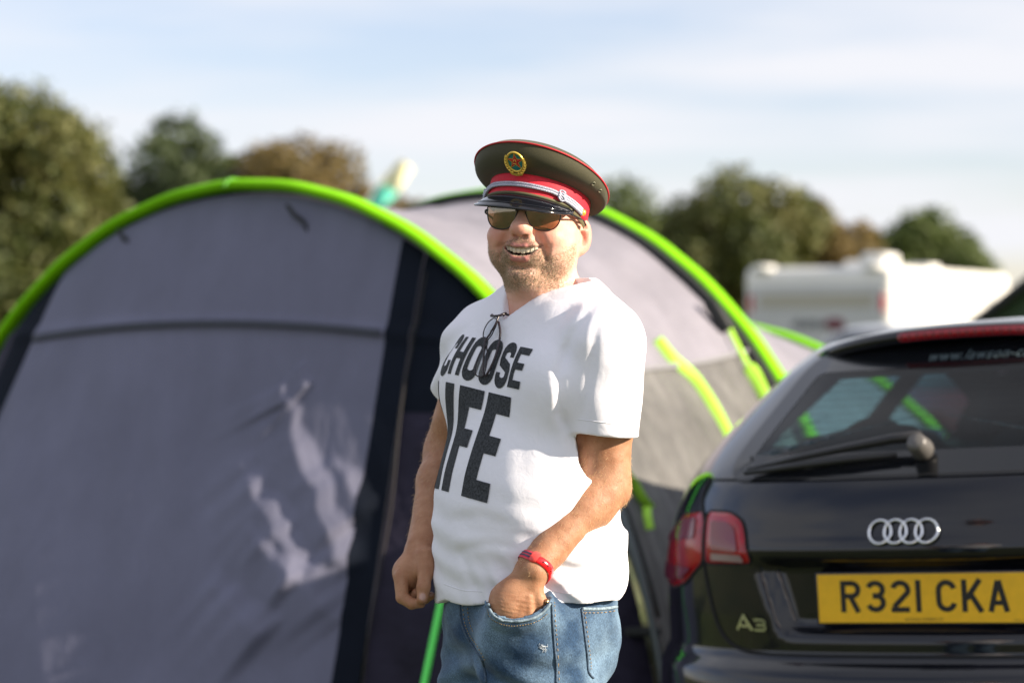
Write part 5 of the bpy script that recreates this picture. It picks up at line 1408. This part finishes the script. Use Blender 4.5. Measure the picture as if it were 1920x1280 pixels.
# ------------------------------------------------------------------ jeans and shoes
def jeans_sdf(P):
    q = body(P)
    d = ell(q, (0, .000, .925), (.166, .140, .13))
    for s in (-1, 1):
        hip = (s * .080, .004 if s < 0 else .030, .87); kn = (s * .100, .050 if s < 0 else .055, .49); an = (s * .105, .01, .10)
        leg = cone(q, hip, kn, .092 if s < 0 else .098, .072); leg = smin(leg, cone(q, kn, an, .072, .062), .04); d = smin(d, leg, .030)
        d = smin(d, ell(q, (s * .072, -.062, .868), (.078, .060, .085)), .04)
    d = smin(d, ell(q, (0, .075, .865), (.055, .045, .06)), .04)
    d = smin(d, ell(P, P_(985, 1215, MY - .125), (.080, .070, .120)), .05)              # hand inside the pocket
    w = np.stack([q[:, 0] * 9, q[:, 1] * 9, q[:, 2] * 16 + q[:, 0] * 8], 1)
    cz = np.exp(-((q[:, 2] - .80) / .08) ** 2)
    o = .0042 * vnoise(w) + .0024 * vnoise(w * 2.4) + .0050 * cz * np.sin(q[:, 2] * 105 + np.abs(q[:, 0]) * 55 + 2 * vnoise(q * 7)) * np.clip(q[:, 1] * 10, 0, 1)
    o = o + .004 * np.exp(-((q[:, 2] - .46) / .1) ** 2) * np.sin(q[:, 2] * 110 + q[:, 0] * 30)
    d = d - o
    # the pocket: cloth lies over the hand below the pocket's mouth
    near = (P[:, 0] > -.09) & (P[:, 0] < .12) & (P[:, 1] < MY - .09) & (P[:, 2] < 1.0) & (P[:, 2] > .78)
    if near.any():
        N_ = P[near]; xp = 960 + N_[:, 0] / N_[:, 1] * FPX; yp = np.interp(xp, [880, 912, 922, 938, 960, 985, 1006, 1022, 1034, 1060], [1112, 1124, 1142, 1153, 1158, 1156, 1149, 1136, 1124, 1112])
        zc_ = CAMZ - (yp - 640) / FPX * N_[:, 1]; dn = d[near]; ar = larm(N_)
        cover = smax(ar - .0065, (N_[:, 2] - zc_) * .8, .002)
        dn = smin(dn, cover, .05)
        dn = smax(dn, -np.maximum(ar - .0022, (zc_ - .030 - N_[:, 2])), .0015)
        d = d.copy(); d[near] = dn
    return np.maximum(np.maximum(d, P[:, 2] - .985), .05 - P[:, 2])
Vj, Fj = net(jeans_sdf, (-.30, MY - .34, .03), (.36, MY + .34, 1.0), .0048)
def denim():
    m = bpy.data.materials.new('denim'); m.use_nodes = True; t = m.node_tree; b = t.nodes['Principled BSDF']; co = t.nodes.new('ShaderNodeTexCoord')
    def noise(sc, det, scl=(1, 1, 1)):
        mp_ = t.nodes.new('ShaderNodeMapping'); mp_.inputs['Scale'].default_value = scl; t.links.new(co.outputs['Object'], mp_.inputs[0])
        n = t.nodes.new('ShaderNodeTexNoise'); n.inputs['Scale'].default_value = sc; n.inputs['Detail'].default_value = det; t.links.new(mp_.outputs[0], n.inputs['Vector']); return n.outputs['Fac']
    c = t.nodes.new('ShaderNodeValToRGB'); t.links.new(noise(11, 6), c.inputs[0])
    c.color_ramp.elements[0].position = .34; c.color_ramp.elements[0].color = (.022, .052, .105, 1); c.color_ramp.elements[1].position = .68; c.color_ramp.elements[1].color = (.150, .235, .330, 1)
    r = t.nodes.new('ShaderNodeMapRange'); t.links.new(noise(800, 2, (1, 1, .35)), r.inputs[0]); r.inputs[1].default_value = .3; r.inputs[2].default_value = .7; r.inputs[3].default_value = .55; r.inputs[4].default_value = 1.45
    mu = t.nodes.new('ShaderNodeMix'); mu.data_type = 'RGBA'; mu.blend_type = 'MULTIPLY'; mu.inputs[0].default_value = 1; t.links.new(c.outputs[0], mu.inputs[6]); t.links.new(r.outputs[0], mu.inputs[7])
    t.links.new(mu.outputs[2], b.inputs['Base Color']); b.inputs['Roughness'].default_value = .85; b.inputs['Sheen Weight'].default_value = .1; b.inputs['Specular IOR Level'].default_value = .2
    bp = t.nodes.new('ShaderNodeBump'); bp.inputs['Strength'].default_value = .35; bp.inputs['Distance'].default_value = .0012; t.links.new(noise(700, 3), bp.inputs['Height'])
    b2 = t.nodes.new('ShaderNodeBump'); b2.inputs['Strength'].default_value = .4; b2.inputs['Distance'].default_value = .008; t.links.new(noise(30, 4, (1, 1, 1.8)), b2.inputs['Height']); t.links.new(bp.outputs[0], b2.inputs['Normal']); t.links.new(b2.outputs[0], b.inputs['Normal'])
    return m
M_DENIM = denim()
jeans = ploc(mesh_obj('jeans', Vj, Fj, M_DENIM, person))
JB = bvh_of(Vj, Fj)
M_DSEAM = mat('denim_seam', (.050, .085, .135), .8, noise=(300, .5)); M_THREAD = mat('ochre_thread', (.34, .22, .09), .7); M_DHEM = mat('denim_edge', (.20, .27, .33), .85, noise=(250, .45))
def on_jeans(pts, r, name, m, lift=.001, seg=6, flat=None):
    q = [hit(p.x, p.y, JB, lift) for p in catmull([(x, y, 0) for x, y in pts], 8)]; q = [p for p in q if p is not None]
    o = ploc(MB().tube(q, r, seg).build(name, m, jeans)); o.location = (0, 0, 0); return o
def stitches(pts, name='stitch', m=None, step=4):
    q = [hit(p.x, p.y, JB, .0016) for p in catmull([(x, y, 0) for x, y in pts], 10)]; q = [p for p in q if p is not None]; mb = MB()
    for i in range(0, len(q) - 2, 2): mb.tube([q[i], q[i].lerp(q[i + 1], .9)], .0007, 5)
    o = mb.build(name, m or M_THREAD, jeans); o['kind'] = 'stuff'; return o
on_jeans([(1033, 1128), (1036, 1170), (1040, 1215), (1043, 1250), (1043, 1279)], .0022, 'side_seam', M_DSEAM)
stitches([(1038, 1128), (1041, 1170), (1045, 1215), (1048, 1279)])
on_jeans([(863, 1128), (866, 1165), (876, 1192), (890, 1214), (906, 1240), (912, 1278)], .0022, 'fly_seam', M_DSEAM)
stitches([(868, 1128), (872, 1165), (882, 1190), (896, 1210), (911, 1238)]); stitches([(878, 1128), (880, 1160), (888, 1184)])
on_jeans([(1090, 1141), (1095, 1180), (1100, 1225), (1103, 1258), (1112, 1270)], .0022, 'pocket_seam', M_DSEAM); stitches([(1095, 1143), (1100, 1182), (1105, 1225), (1108, 1256)])
on_jeans([(1091, 1141), (1125, 1141), (1162, 1136)], .0030, 'pocket_hem', M_DHEM); stitches([(1092, 1148), (1125, 1148), (1160, 1143)])
on_jeans([(915, 1132), (922, 1148), (936, 1159), (958, 1164), (984, 1162), (1006, 1155), (1022, 1142), (1031, 1130)], .0026, 'pocket_edge', M_DHEM, .001)
stitches([(914, 1141), (921, 1157), (936, 1167), (958, 1172), (984, 1170), (1008, 1163), (1026, 1149)])
p = hit(1027, 1129, JB, .003)
if p: o = MB().lathe([(0, 0), (.0045, 0), (.004, .002), (0, .003)], 14, Matrix.Translation(p) @ Vector((.1, -1, .1)).to_track_quat('Z', 'Y').to_matrix().to_4x4()).build('rivet', mat('copper', (.5, .30, .16), .3, metal=1), jeans)
# frayed rip: pale threads
rp = MB()
for k in range(20):
    c = hit(1017 + random.gauss(0, 4.5), 1213 + random.gauss(0, 3.5), JB, .0008)
    if c: rp.tube([c + Vector((random.gauss(0, .003), 0, random.gauss(0, .002))), c + Vector((0, -.0015, 0)), c + Vector((random.gauss(0, .003), -.0005, random.gauss(0, .002)))], .00045, 5)
ro = rp.build('frayed_rip', mat('white_thread', (.40, .45, .50), .8), jeans); ro['kind'] = 'stuff'
def shoe_sdf_factory(s):
    c = unbody(s * .105, 0, 0)
    def fn(P):
        q = body(P); q = q - np.array((s * .105, 0, 0), np.float32)
        d = ell(q, (0, .06, .045), (.046, .145, .045)); d = smin(d, cone(q, (0, -.01, .10), (0, -.005, .05), .047, .045), .03); return np.maximum(d, .003 - P[:, 2])
    return fn, c
for s in (-1, 1):
    fn, c = shoe_sdf_factory(s); v, f = net(fn, (c.x - .24, c.y - .24, -.01), (c.x + .2, c.y + .2, .16), .006)
    ploc(mesh_obj('shoe', v, f, mat('shoe_leather', (.05, .045, .04), .6), person))

# ================================================================== peaked cap
CORG = Vector((.0440, MY, 1.629))
MC = Matrix.Translation(CORG) @ Matrix.Rotation(R(-20), 4, 'Z') @ Matrix.Rotation(R(-15), 4, 'X') @ Matrix.Rotation(R(7), 4, 'Y')
cap = empty('peaked_cap', CORG)
MCL = Matrix.Translation(-CORG) @ MC                        # cap frame relative to the empty
BX, BY, BH = .0865, .104, .038
def band_pt(a, z, off=0.0):                                  # a = 0 at the front, + towards his left
    return Vector(((BX + off) * math.sin(a), -(BY + off) * math.cos(a), z))
def edge_pt(a):
    return Vector((.121 * math.sin(a), -.010 - .129 * math.cos(a), .059 + .024 * math.cos(a)))
def crown_pt(a, t):
    p0 = band_pt(a, BH, .001); p1 = edge_pt(a); b = p0.lerp(p1, t)
    out = Vector((math.sin(a), -math.cos(a), 0)); return b + out * (.010 * math.sin(math.pi * t ** 1.1)) - Vector((0, 0, .006 * math.sin(math.pi * t)))
M_OLIVE = mat('olive_cloth', (.046, .042, .017), .8, sheen=.1, noise=(500, .22), bump=(900, .3, .0008)); M_REDB = mat('red_band', (.58, .010, .030), .7, noise=(300, .12), bump=(600, .35, .0012))
M_PIPE = mat('red_piping', (.48, .012, .02), .6); M_PATENT = mat('patent_black', (.006, .007, .011), .12, coat=.5, spec=.4)
M_SILVER = mat('silver_cord', (.40, .41, .50), .4, metal=.25, noise=(700, .35)); M_GOLD = mat('gold_badge', (.80, .55, .10), .32, metal=.6, noise=(350, .2)); M_TEALE = mat('teal_enamel', (.01, .17, .18), .2, coat=.8); M_STAR = mat('red_enamel', (.50, .012, .02), .18, coat=.8)
NCA = 120
P = []
for i in range(17):
    t = i / 16; P.append([tuple(MCL @ crown_pt(2 * math.pi * k / NCA, t)) for k in range(NCA + 1)])
crown = MB().grid(P)
P = []
for i in range(11):
    t = i / 10; row_ = []
    for k in range(NCA + 1):
        e = edge_pt(2 * math.pi * k / NCA); c = Vector((0, -.005, .059)); p = e.lerp(c, t); p.z += .050 * (1 - (1 - t) ** 2) * .9 + .004 * math.sin(math.pi * min(1, t * 4)) ; row_.append(tuple(MCL @ p))
    P.append(row_)
crown.grid(P); crown.build('crown', M_OLIVE, cap)
MB().tube([MCL @ (edge_pt(2 * math.pi * k / 140) + Vector((math.sin(2 * math.pi * k / 140), -math.cos(2 * math.pi * k / 140), 0)) * .0010) for k in range(140)], .0016, 8, closed=True).build('piping', M_PIPE, cap)
P = [[tuple(MCL @ band_pt(2 * math.pi * k / NCA, z, o)) for k in range(NCA + 1)] for z, o in ((-.004, -.003), (-.004, .0012), (.004, .0025), (.014, .0022), (.024, .0022), (.034, .0022), (BH + .001, .0015), (BH + .001, -.003))]
MB().grid(P).build('band', M_REDB, cap)
MB().tube([MCL @ band_pt(2 * math.pi * k / 100, BH + .001, .0022) for k in range(100)], .0016, 6, closed=True).build('band_piping', M_OLIVE, cap)
# peak
def visor_pt(a, t):
    k = math.cos(a / R(68) * math.pi / 2) ** .62 if abs(a) < R(68) else 0
    p = band_pt(a, .001, .001); out = Vector((math.sin(a) * .85, -math.cos(a), 0)).normalized()
    s_ = t * .040 * k
    return p + out * s_ + Vector((0, 0, -(.020 * t + .018 * t * t) * k))
angs = [R(-68) + R(136) * k / 60 for k in range(61)]
vz = MB().grid([[tuple(MCL @ visor_pt(a, i / 12)) for a in angs] for i in range(13)]); vz.grid([[tuple(MCL @ (visor_pt(a, i / 12) - Vector((0, 0, .0022)))) for a in angs] for i in range(13)][::-1])
peak = vz.build('peak', M_PATENT, cap)
MB().tube([MCL @ visor_pt(a, 1.0) for a in angs], .0021, 8).build('rim', M_PATENT, peak)
MB().tube([MCL @ (visor_pt(a, .80) + Vector((0, 0, .0006))) for a in angs[4:-4]], .0011, 6).build('ridge', M_PATENT, peak)
MB().tube([MCL @ (visor_pt(a, .06) + Vector((0, 0, .0015))) for a in angs], .0028, 8).build('olive_welt', mat('olive_welt', (.10, .095, .045), .7), peak)
# plaited cord over the peak with knots and buttons
def cord_c(a):
    k = abs(a) / R(80); return band_pt(a, .0165 - .011 * max(0, k - .45) ** 1.2 * 2.2, .0062)
def plait(a0, a1, dz, r, n, name, parent, amp=.0016):
    mb = MB()
    for ph in range(3):
        pts = []
        for k in range(n + 1):
            a = a0 + (a1 - a0) * k / n; s_ = (a - a0) * .1 / .0095 * 2 * math.pi + ph * 2.094
            pts.append(MCL @ (cord_c(a) + Vector((0, 0, dz + amp * math.cos(s_))) + Vector((math.sin(a), -math.cos(a), 0)) * amp * math.sin(s_)))
        mb.tube(pts, r, 6)
    return mb.build(name, M_SILVER, parent)
cord = plait(R(-80), R(52), .0022, .0015, 170, 'cord', cap, .0013)
plait(R(-80), R(52), -.0022, .0015, 170, 'strand', cord, .0013)
plait(R(52), R(80), .0036, .0017, 40, 'strand', cord); plait(R(52), R(80), -.0004, .0017, 40, 'strand', cord); plait(R(52), R(80), -.0044, .0017, 40, 'strand', cord)
for a in (R(-66), R(48)):
    kn = MB()
    for dz_ in (-.0036, 0, .0036):
        kn.tube([MCL @ (cord_c(a + R(3.4) * math.sin(q)) + Vector((0, 0, dz_ * 1.2 + .0046 * math.cos(q))) + Vector((math.sin(a), -math.cos(a), 0)) * (.002 + .0012 * math.sin(2 * q))) for q in np.linspace(0, 2 * math.pi, 18, endpoint=False)], .0019, 6, closed=True)
    kn.build('knot', M_SILVER, cord)
for a in (R(-82), R(82)):
    c = band_pt(a, .0045, .006); MB().lathe([(0, 0), (.0060, 0), (.0064, .0015), (.0050, .0042), (.002, .0055), (0, .0056)], 18, MCL @ Matrix.Translation(c) @ Vector((math.sin(a), -math.cos(a), 0)).to_track_quat('Z', 'Y').to_matrix().to_4x4()).build('button', M_GOLD, cap)
strap_ = [MCL @ band_pt(a, .000 - .002 * k, .0035) for k, a in enumerate(np.linspace(R(62), R(96), 8))]
MB().tube(strap_, .0042, 8, flat=(0, 0, 1)).build('chin_strap', mat('olive_strap', (.10, .085, .035), .6), cap)
for a, t in ((R(72), .62), (R(84), .60)):
    c = crown_pt(a, t); n_ = (crown_pt(a + .05, t) - crown_pt(a - .05, t)).cross(crown_pt(a, t + .05) - crown_pt(a, t - .05)).normalized()
    if n_.dot(Vector((math.sin(a), -math.cos(a), 0))) < 0: n_ = -n_
    M_ = MCL @ Matrix.Translation(c + n_ * .0008) @ n_.to_track_quat('Z', 'Y').to_matrix().to_4x4()
    MB().tube([M_ @ Vector((.0032 * math.cos(q), .0032 * math.sin(q), 0)) for q in np.linspace(0, 6.283, 16, endpoint=False)], .0009, 6, closed=True).build('eyelet', mat('eyelet_metal', (.22, .22, .16), .4, metal=.6), cap)
# badge on the front of the crown
ab = R(-2); c = crown_pt(ab, .40); tz = (crown_pt(ab, .62) - crown_pt(ab, .18)).normalized(); tx = (crown_pt(ab + .1, .4) - crown_pt(ab - .1, .4)).normalized(); tn = tx.cross(tz).normalized()
if tn.y > 0: tn = -tn
MBG = MCL @ Matrix((( tx.x, tz.x, tn.x, c.x + tn.x * .0045), (tx.y, tz.y, tn.y, c.y + tn.y * .0045), (tx.z, tz.z, tn.z, c.z + tn.z * .0045), (0, 0, 0, 1)))
disc = [(.0155 * math.cos(R(k * 10)), .004 + .0185 * math.sin(R(k * 10))) for k in range(36)]
badge = MB().prism(disc, .0012, MBG).build('badge', M_TEALE, cap, False)
ring = MB(); ring.tube([MBG @ Vector((.0158 * math.cos(q), .004 + .0188 * math.sin(q), .0016)) for q in np.linspace(0, 6.283, 40, endpoint=False)], .0021, 8, closed=True); ring.build('gold_rim', M_GOLD, badge)
for s in (-1, 1):
    for k in range(7):
        a = R(-96 + s * (18 + k * 15.5)); rr = (.0185, .0215); q = Vector((rr[0] * math.cos(a), .003 + rr[1] * math.sin(a), .0018)); d_ = Vector((-math.sin(a), math.cos(a), 0)) * s + Vector((math.cos(a), math.sin(a), 0)) * .45; d_.normalize(); w_ = d_.cross(Vector((0, 0, 1)))
        lf = [q - d_ * .0028, q + w_ * .0024 + Vector((0, 0, .0012)), q + d_ * .0052, q - w_ * .0024 + Vector((0, 0, .0012)), q + Vector((0, 0, .0024))]
        MB().add([MBG @ v for v in lf], [(0, 1, 4), (1, 2, 4), (2, 3, 4), (3, 0, 4), (3, 2, 1, 0)]).build('wreath_leaf', M_GOLD, badge, False)
rb_ = [(-.0135, -.0165), (-.010, -.0215), (0, -.0235), (.010, -.0215), (.0135, -.0165), (.008, -.0180), (0, -.0190), (-.008, -.0180)]
MB().prism(rb_, .0028, MBG).build('scroll', M_GOLD, badge, False)
def star(r0, r1): return [((r0 if k % 2 == 0 else r1) * math.sin(math.pi * k / 5), .005 + (r0 if k % 2 == 0 else r1) * math.cos(math.pi * k / 5)) for k in range(10)]
MB().prism(star(.0168, .0068), .0018, MBG).build('star_border', M_GOLD, badge, False)
so = star(.0150, .0058); MB().add([MBG @ Vector((x, y, .0019)) for x, y in so] + [MBG @ Vector((0, .005, .0042))], [(k, (k + 1) % 10, 10)[::-1] for k in range(10)]).build('star', M_STAR, badge, False)
st = MB()
for poly in ([(-.0008, .0098), (-.0012, .0070), (-.0034, .0046)], [(.0004, .0100), (.0022, .0098), (.0024, .0066), (.0038, .0048)], [(-.0030, .0018), (.0030, .0018)]): st.tube([MBG @ Vector((x, y, .0046)) for x, y in poly], .00062, 6)
st.build('character', M_GOLD, badge)
tag(cap, 'olive peaked military cap with red band and gold star badge on the man', 'cap')

# ================================================================== sunglasses
sg_ = empty('sunglasses', hp(0, .1, 0)); SGI = Matrix.Translation(-sg_.location)
def sp(x, f, z): return SGI @ hp(x, f, z)
M_FRAME = mat('black_frame', (.010, .010, .011), .3)
def lens_mat():
    m = bpy.data.materials.new('brown_lens'); m.use_nodes = True; t = m.node_tree; t.nodes.clear()
    tr = t.nodes.new('ShaderNodeBsdfTransparent'); tr.inputs[0].default_value = (.34, .17, .10, 1); g = t.nodes.new('ShaderNodeBsdfGlossy'); g.inputs['Roughness'].default_value = .01; g.inputs[0].default_value = (.95, .90, .75, 1)
    fr = t.nodes.new('ShaderNodeFresnel'); fr.inputs[0].default_value = 2.6
    ms = t.nodes.new('ShaderNodeMixShader'); o = t.nodes.new('ShaderNodeOutputMaterial'); t.links.new(fr.outputs[0], ms.inputs[0]); t.links.new(tr.outputs[0], ms.inputs[1]); t.links.new(g.outputs[0], ms.inputs[2]); t.links.new(ms.outputs[0], o.inputs[0]); return m
M_LENS = lens_mat()
def lens_xy(s):
    pts = [(.0085, .0160), (.034, .0185), (.0635, .0160), (.0665, .0085), (.0645, -.0080), (.0560, -.0195), (.0420, -.0235), (.0270, -.0225), (.0165, -.0150), (.0100, -.0010)]
    return [(s * p.x, p.y) for p in catmull([(x, z, 0) for x, z in pts], 6, True)]
def lens_f(x, z): return .1060 - 3.6 * x * x - 3.2 * z * z + .14 * z
for s in (-1, 1):
    L_ = lens_xy(s)
    rim_o = MB().tube([sp(x, lens_f(x, z), z) for x, z in L_], .0011, 8, closed=True).build('rim', M_FRAME, sg_)
    patch(L_, lambda x, y, o: sp(x, lens_f(x, y) + .0002, y), 7).build('lens', M_LENS, sg_)
    MB().tube([sp(s * .0660, lens_f(.066, .01), .0100), sp(s * .0735, .080, .0095), sp(s * .0800, .060, .0080), sp(s * .0830, .030, .0060), sp(s * .0845, .004, .0040), sp(s * .0850, -.016, -.004), sp(s * .0840, -.026, -.020)], [.0022, .0024, .0020, .0017, .0017, .0016, .0014], 8).build('temple', M_FRAME, sg_)
MB().tube([sp(x, lens_f(x, .01) + .0015, .0085 + 14 * (.0001 - x * x)) for x in np.linspace(-.0105, .0105, 9)], .0013, 8).build('bridge', M_FRAME, sg_)
MB().tube([sp(x, lens_f(x, .016) + .001, .0168) for x in np.linspace(-.014, .014, 9)], .0011, 8).build('top_bar', M_FRAME, sg_)
tag(sg_, 'brown tinted sunglasses with thin black frame on the man\'s face', 'sunglasses')

# ================================================================== reading glasses hung on the neckline
gh = hit(930, 650, SB); eg = empty('reading_glasses', gh)
def gp(pts, lift):
    out = []
    for p in catmull([(x, y, 0) for x, y in pts], 7):
        h = hit(p.x, p.y, SB, lift) or hit(p.x - 6, p.y + 6, SB, lift)
        if h is not None: out.append(h - gh)
    return out
M_GLF = mat('dark_frame', (.018, .010, .014), .25); M_CLEAR = glass_mat('clear_lens', (.92, .95, .97), through=.95)
MB().tube(gp([(944, 598), (938, 612), (928, 630), (917, 646), (914, 668), (913, 690), (914, 708)], .012), .0018, 8).build('temple', M_GLF, eg)
MB().tube(gp([(941, 608), (944, 628), (941, 650), (935, 672), (926, 692), (916, 708)], .009), .0021, 8).build('temple', M_GLF, eg)
MB().tube(gp([(931, 597), (938, 599), (946, 597)], .012), .0022, 8).build('bridge', M_GLF, eg)
MB().lathe([(0, 0), (.0028, .001), (.0032, .003), (.0022, .0052), (0, .006)], 12, Matrix.Translation(hit(931, 596, SB, .010) - gh) @ Matrix.Rotation(R(90), 4, 'X')).build('temple_tip', M_GLF, eg)
for loop in ([(932, 599), (921, 608), (913, 622), (911, 635), (916, 642), (925, 634), (934, 618), (937, 604)], [(917, 652), (905, 666), (897, 684), (895, 700), (901, 707), (911, 706), (916, 690), (918, 668)]):
    MB().tube(gp(loop + [loop[0]], .0075), .0011, 6).build('rim', M_GLF, eg)
    lp = dens(loop, 5); patch(lp, lambda x, y, o: (hit(x, y, SB, .007) or gh) - gh, 4).build('lens', M_CLEAR, eg)
tag(eg, 'folded dark reading glasses hanging from the t-shirt neckline', 'glasses')

# ================================================================== red festival wristband
AB = bvh_of(Vl, Fl); ax_ = (Vector(WR_L) - Vector(EL_L)).normalized(); wc = Vector(WR_L) - ax_ * .006
toc = (Vector((0, 0, CAMZ)) - wc); toc = (toc - ax_ * toc.dot(ax_)).normalized(); sd2 = ax_.cross(toc)
wb = empty('wristband', wc)
def wpt(a, s_, off):
    dr = toc * math.cos(a) + sd2 * math.sin(a); o_ = wc + ax_ * s_; h = AB.ray_cast(o_ + dr * .09, -dr, .1)
    r_ = (h[0] - o_).length if h[0] is not None else .03
    return o_ + dr * (r_ + off) - wc
M_WB = mat('red_vinyl', (.80, .012, .018), .25, coat=.5); M_WB2 = mat('red_woven', (.62, .045, .075), .6); M_WBD = mat('navy_print', (.03, .035, .07), .5)
def sl(a): return .003 * math.sin(a * 2)
rows_ = [[tuple(wpt(a, s_ + sl(a), o)) for a in np.linspace(0, 2 * math.pi, 61)] for s_, o in ((-.0072, .0006), (-.0070, .0022), (0, .0026), (.0070, .0022), (.0072, .0006))]
MB().grid(rows_).build('strap', M_WB, wb)
# which way round shows the photo's left end: angle whose point projects further left
sgn = 1 if (wpt(.8, 0, 0).x < wpt(-.8, 0, 0).x) else -1
MB().grid([[tuple(wpt(sgn * a, s_ + sl(sgn * a), o)) for a in np.linspace(.45, 1.9, 18)] for s_, o in ((-.0085, .0030), (0, .0034), (.0085, .0030))]).build('woven_band', M_WB2, wb)
for s0 in (-.0045, .0015):
    MB().grid([[tuple(wpt(sgn * a, s0 + ds + sl(sgn * a), .0040)) for a in np.linspace(.62, 1.5, 12)] for ds in (0, .0016, .0032)]).build('stripe', M_WBD, wb)
cl = MB()
cl.grid([[tuple(wpt(sgn * a, s_ * (1 - .25 * ((a - .36) / .2) ** 2) + sl(sgn * a), o)) for a in np.linspace(.16, .56, 10)] for s_, o in ((-.0105, .003), (-.0100, .0058), (0, .0066), (.0100, .0058), (.0105, .003))])
cl.build('clasp', mat('clasp_red', (.80, .06, .05), .3, coat=.4), wb)
for a in (-.15, -.5, -.85):
    c = wpt(sgn * a, sl(sgn * a), .0030); MB().lathe([(0, 0), (.0017, 0), (.0017, .0004), (0, .0005)], 10, Matrix.Translation(c) @ (toc * math.cos(sgn * a) + sd2 * math.sin(sgn * a)).to_track_quat('Z', 'Y').to_matrix().to_4x4()).build('punched_hole', mat('hole_dark', (.10, .004, .006), .6), wb)
tag(wb, 'red plastic festival wristband on the man\'s pocketed arm', 'wristband')
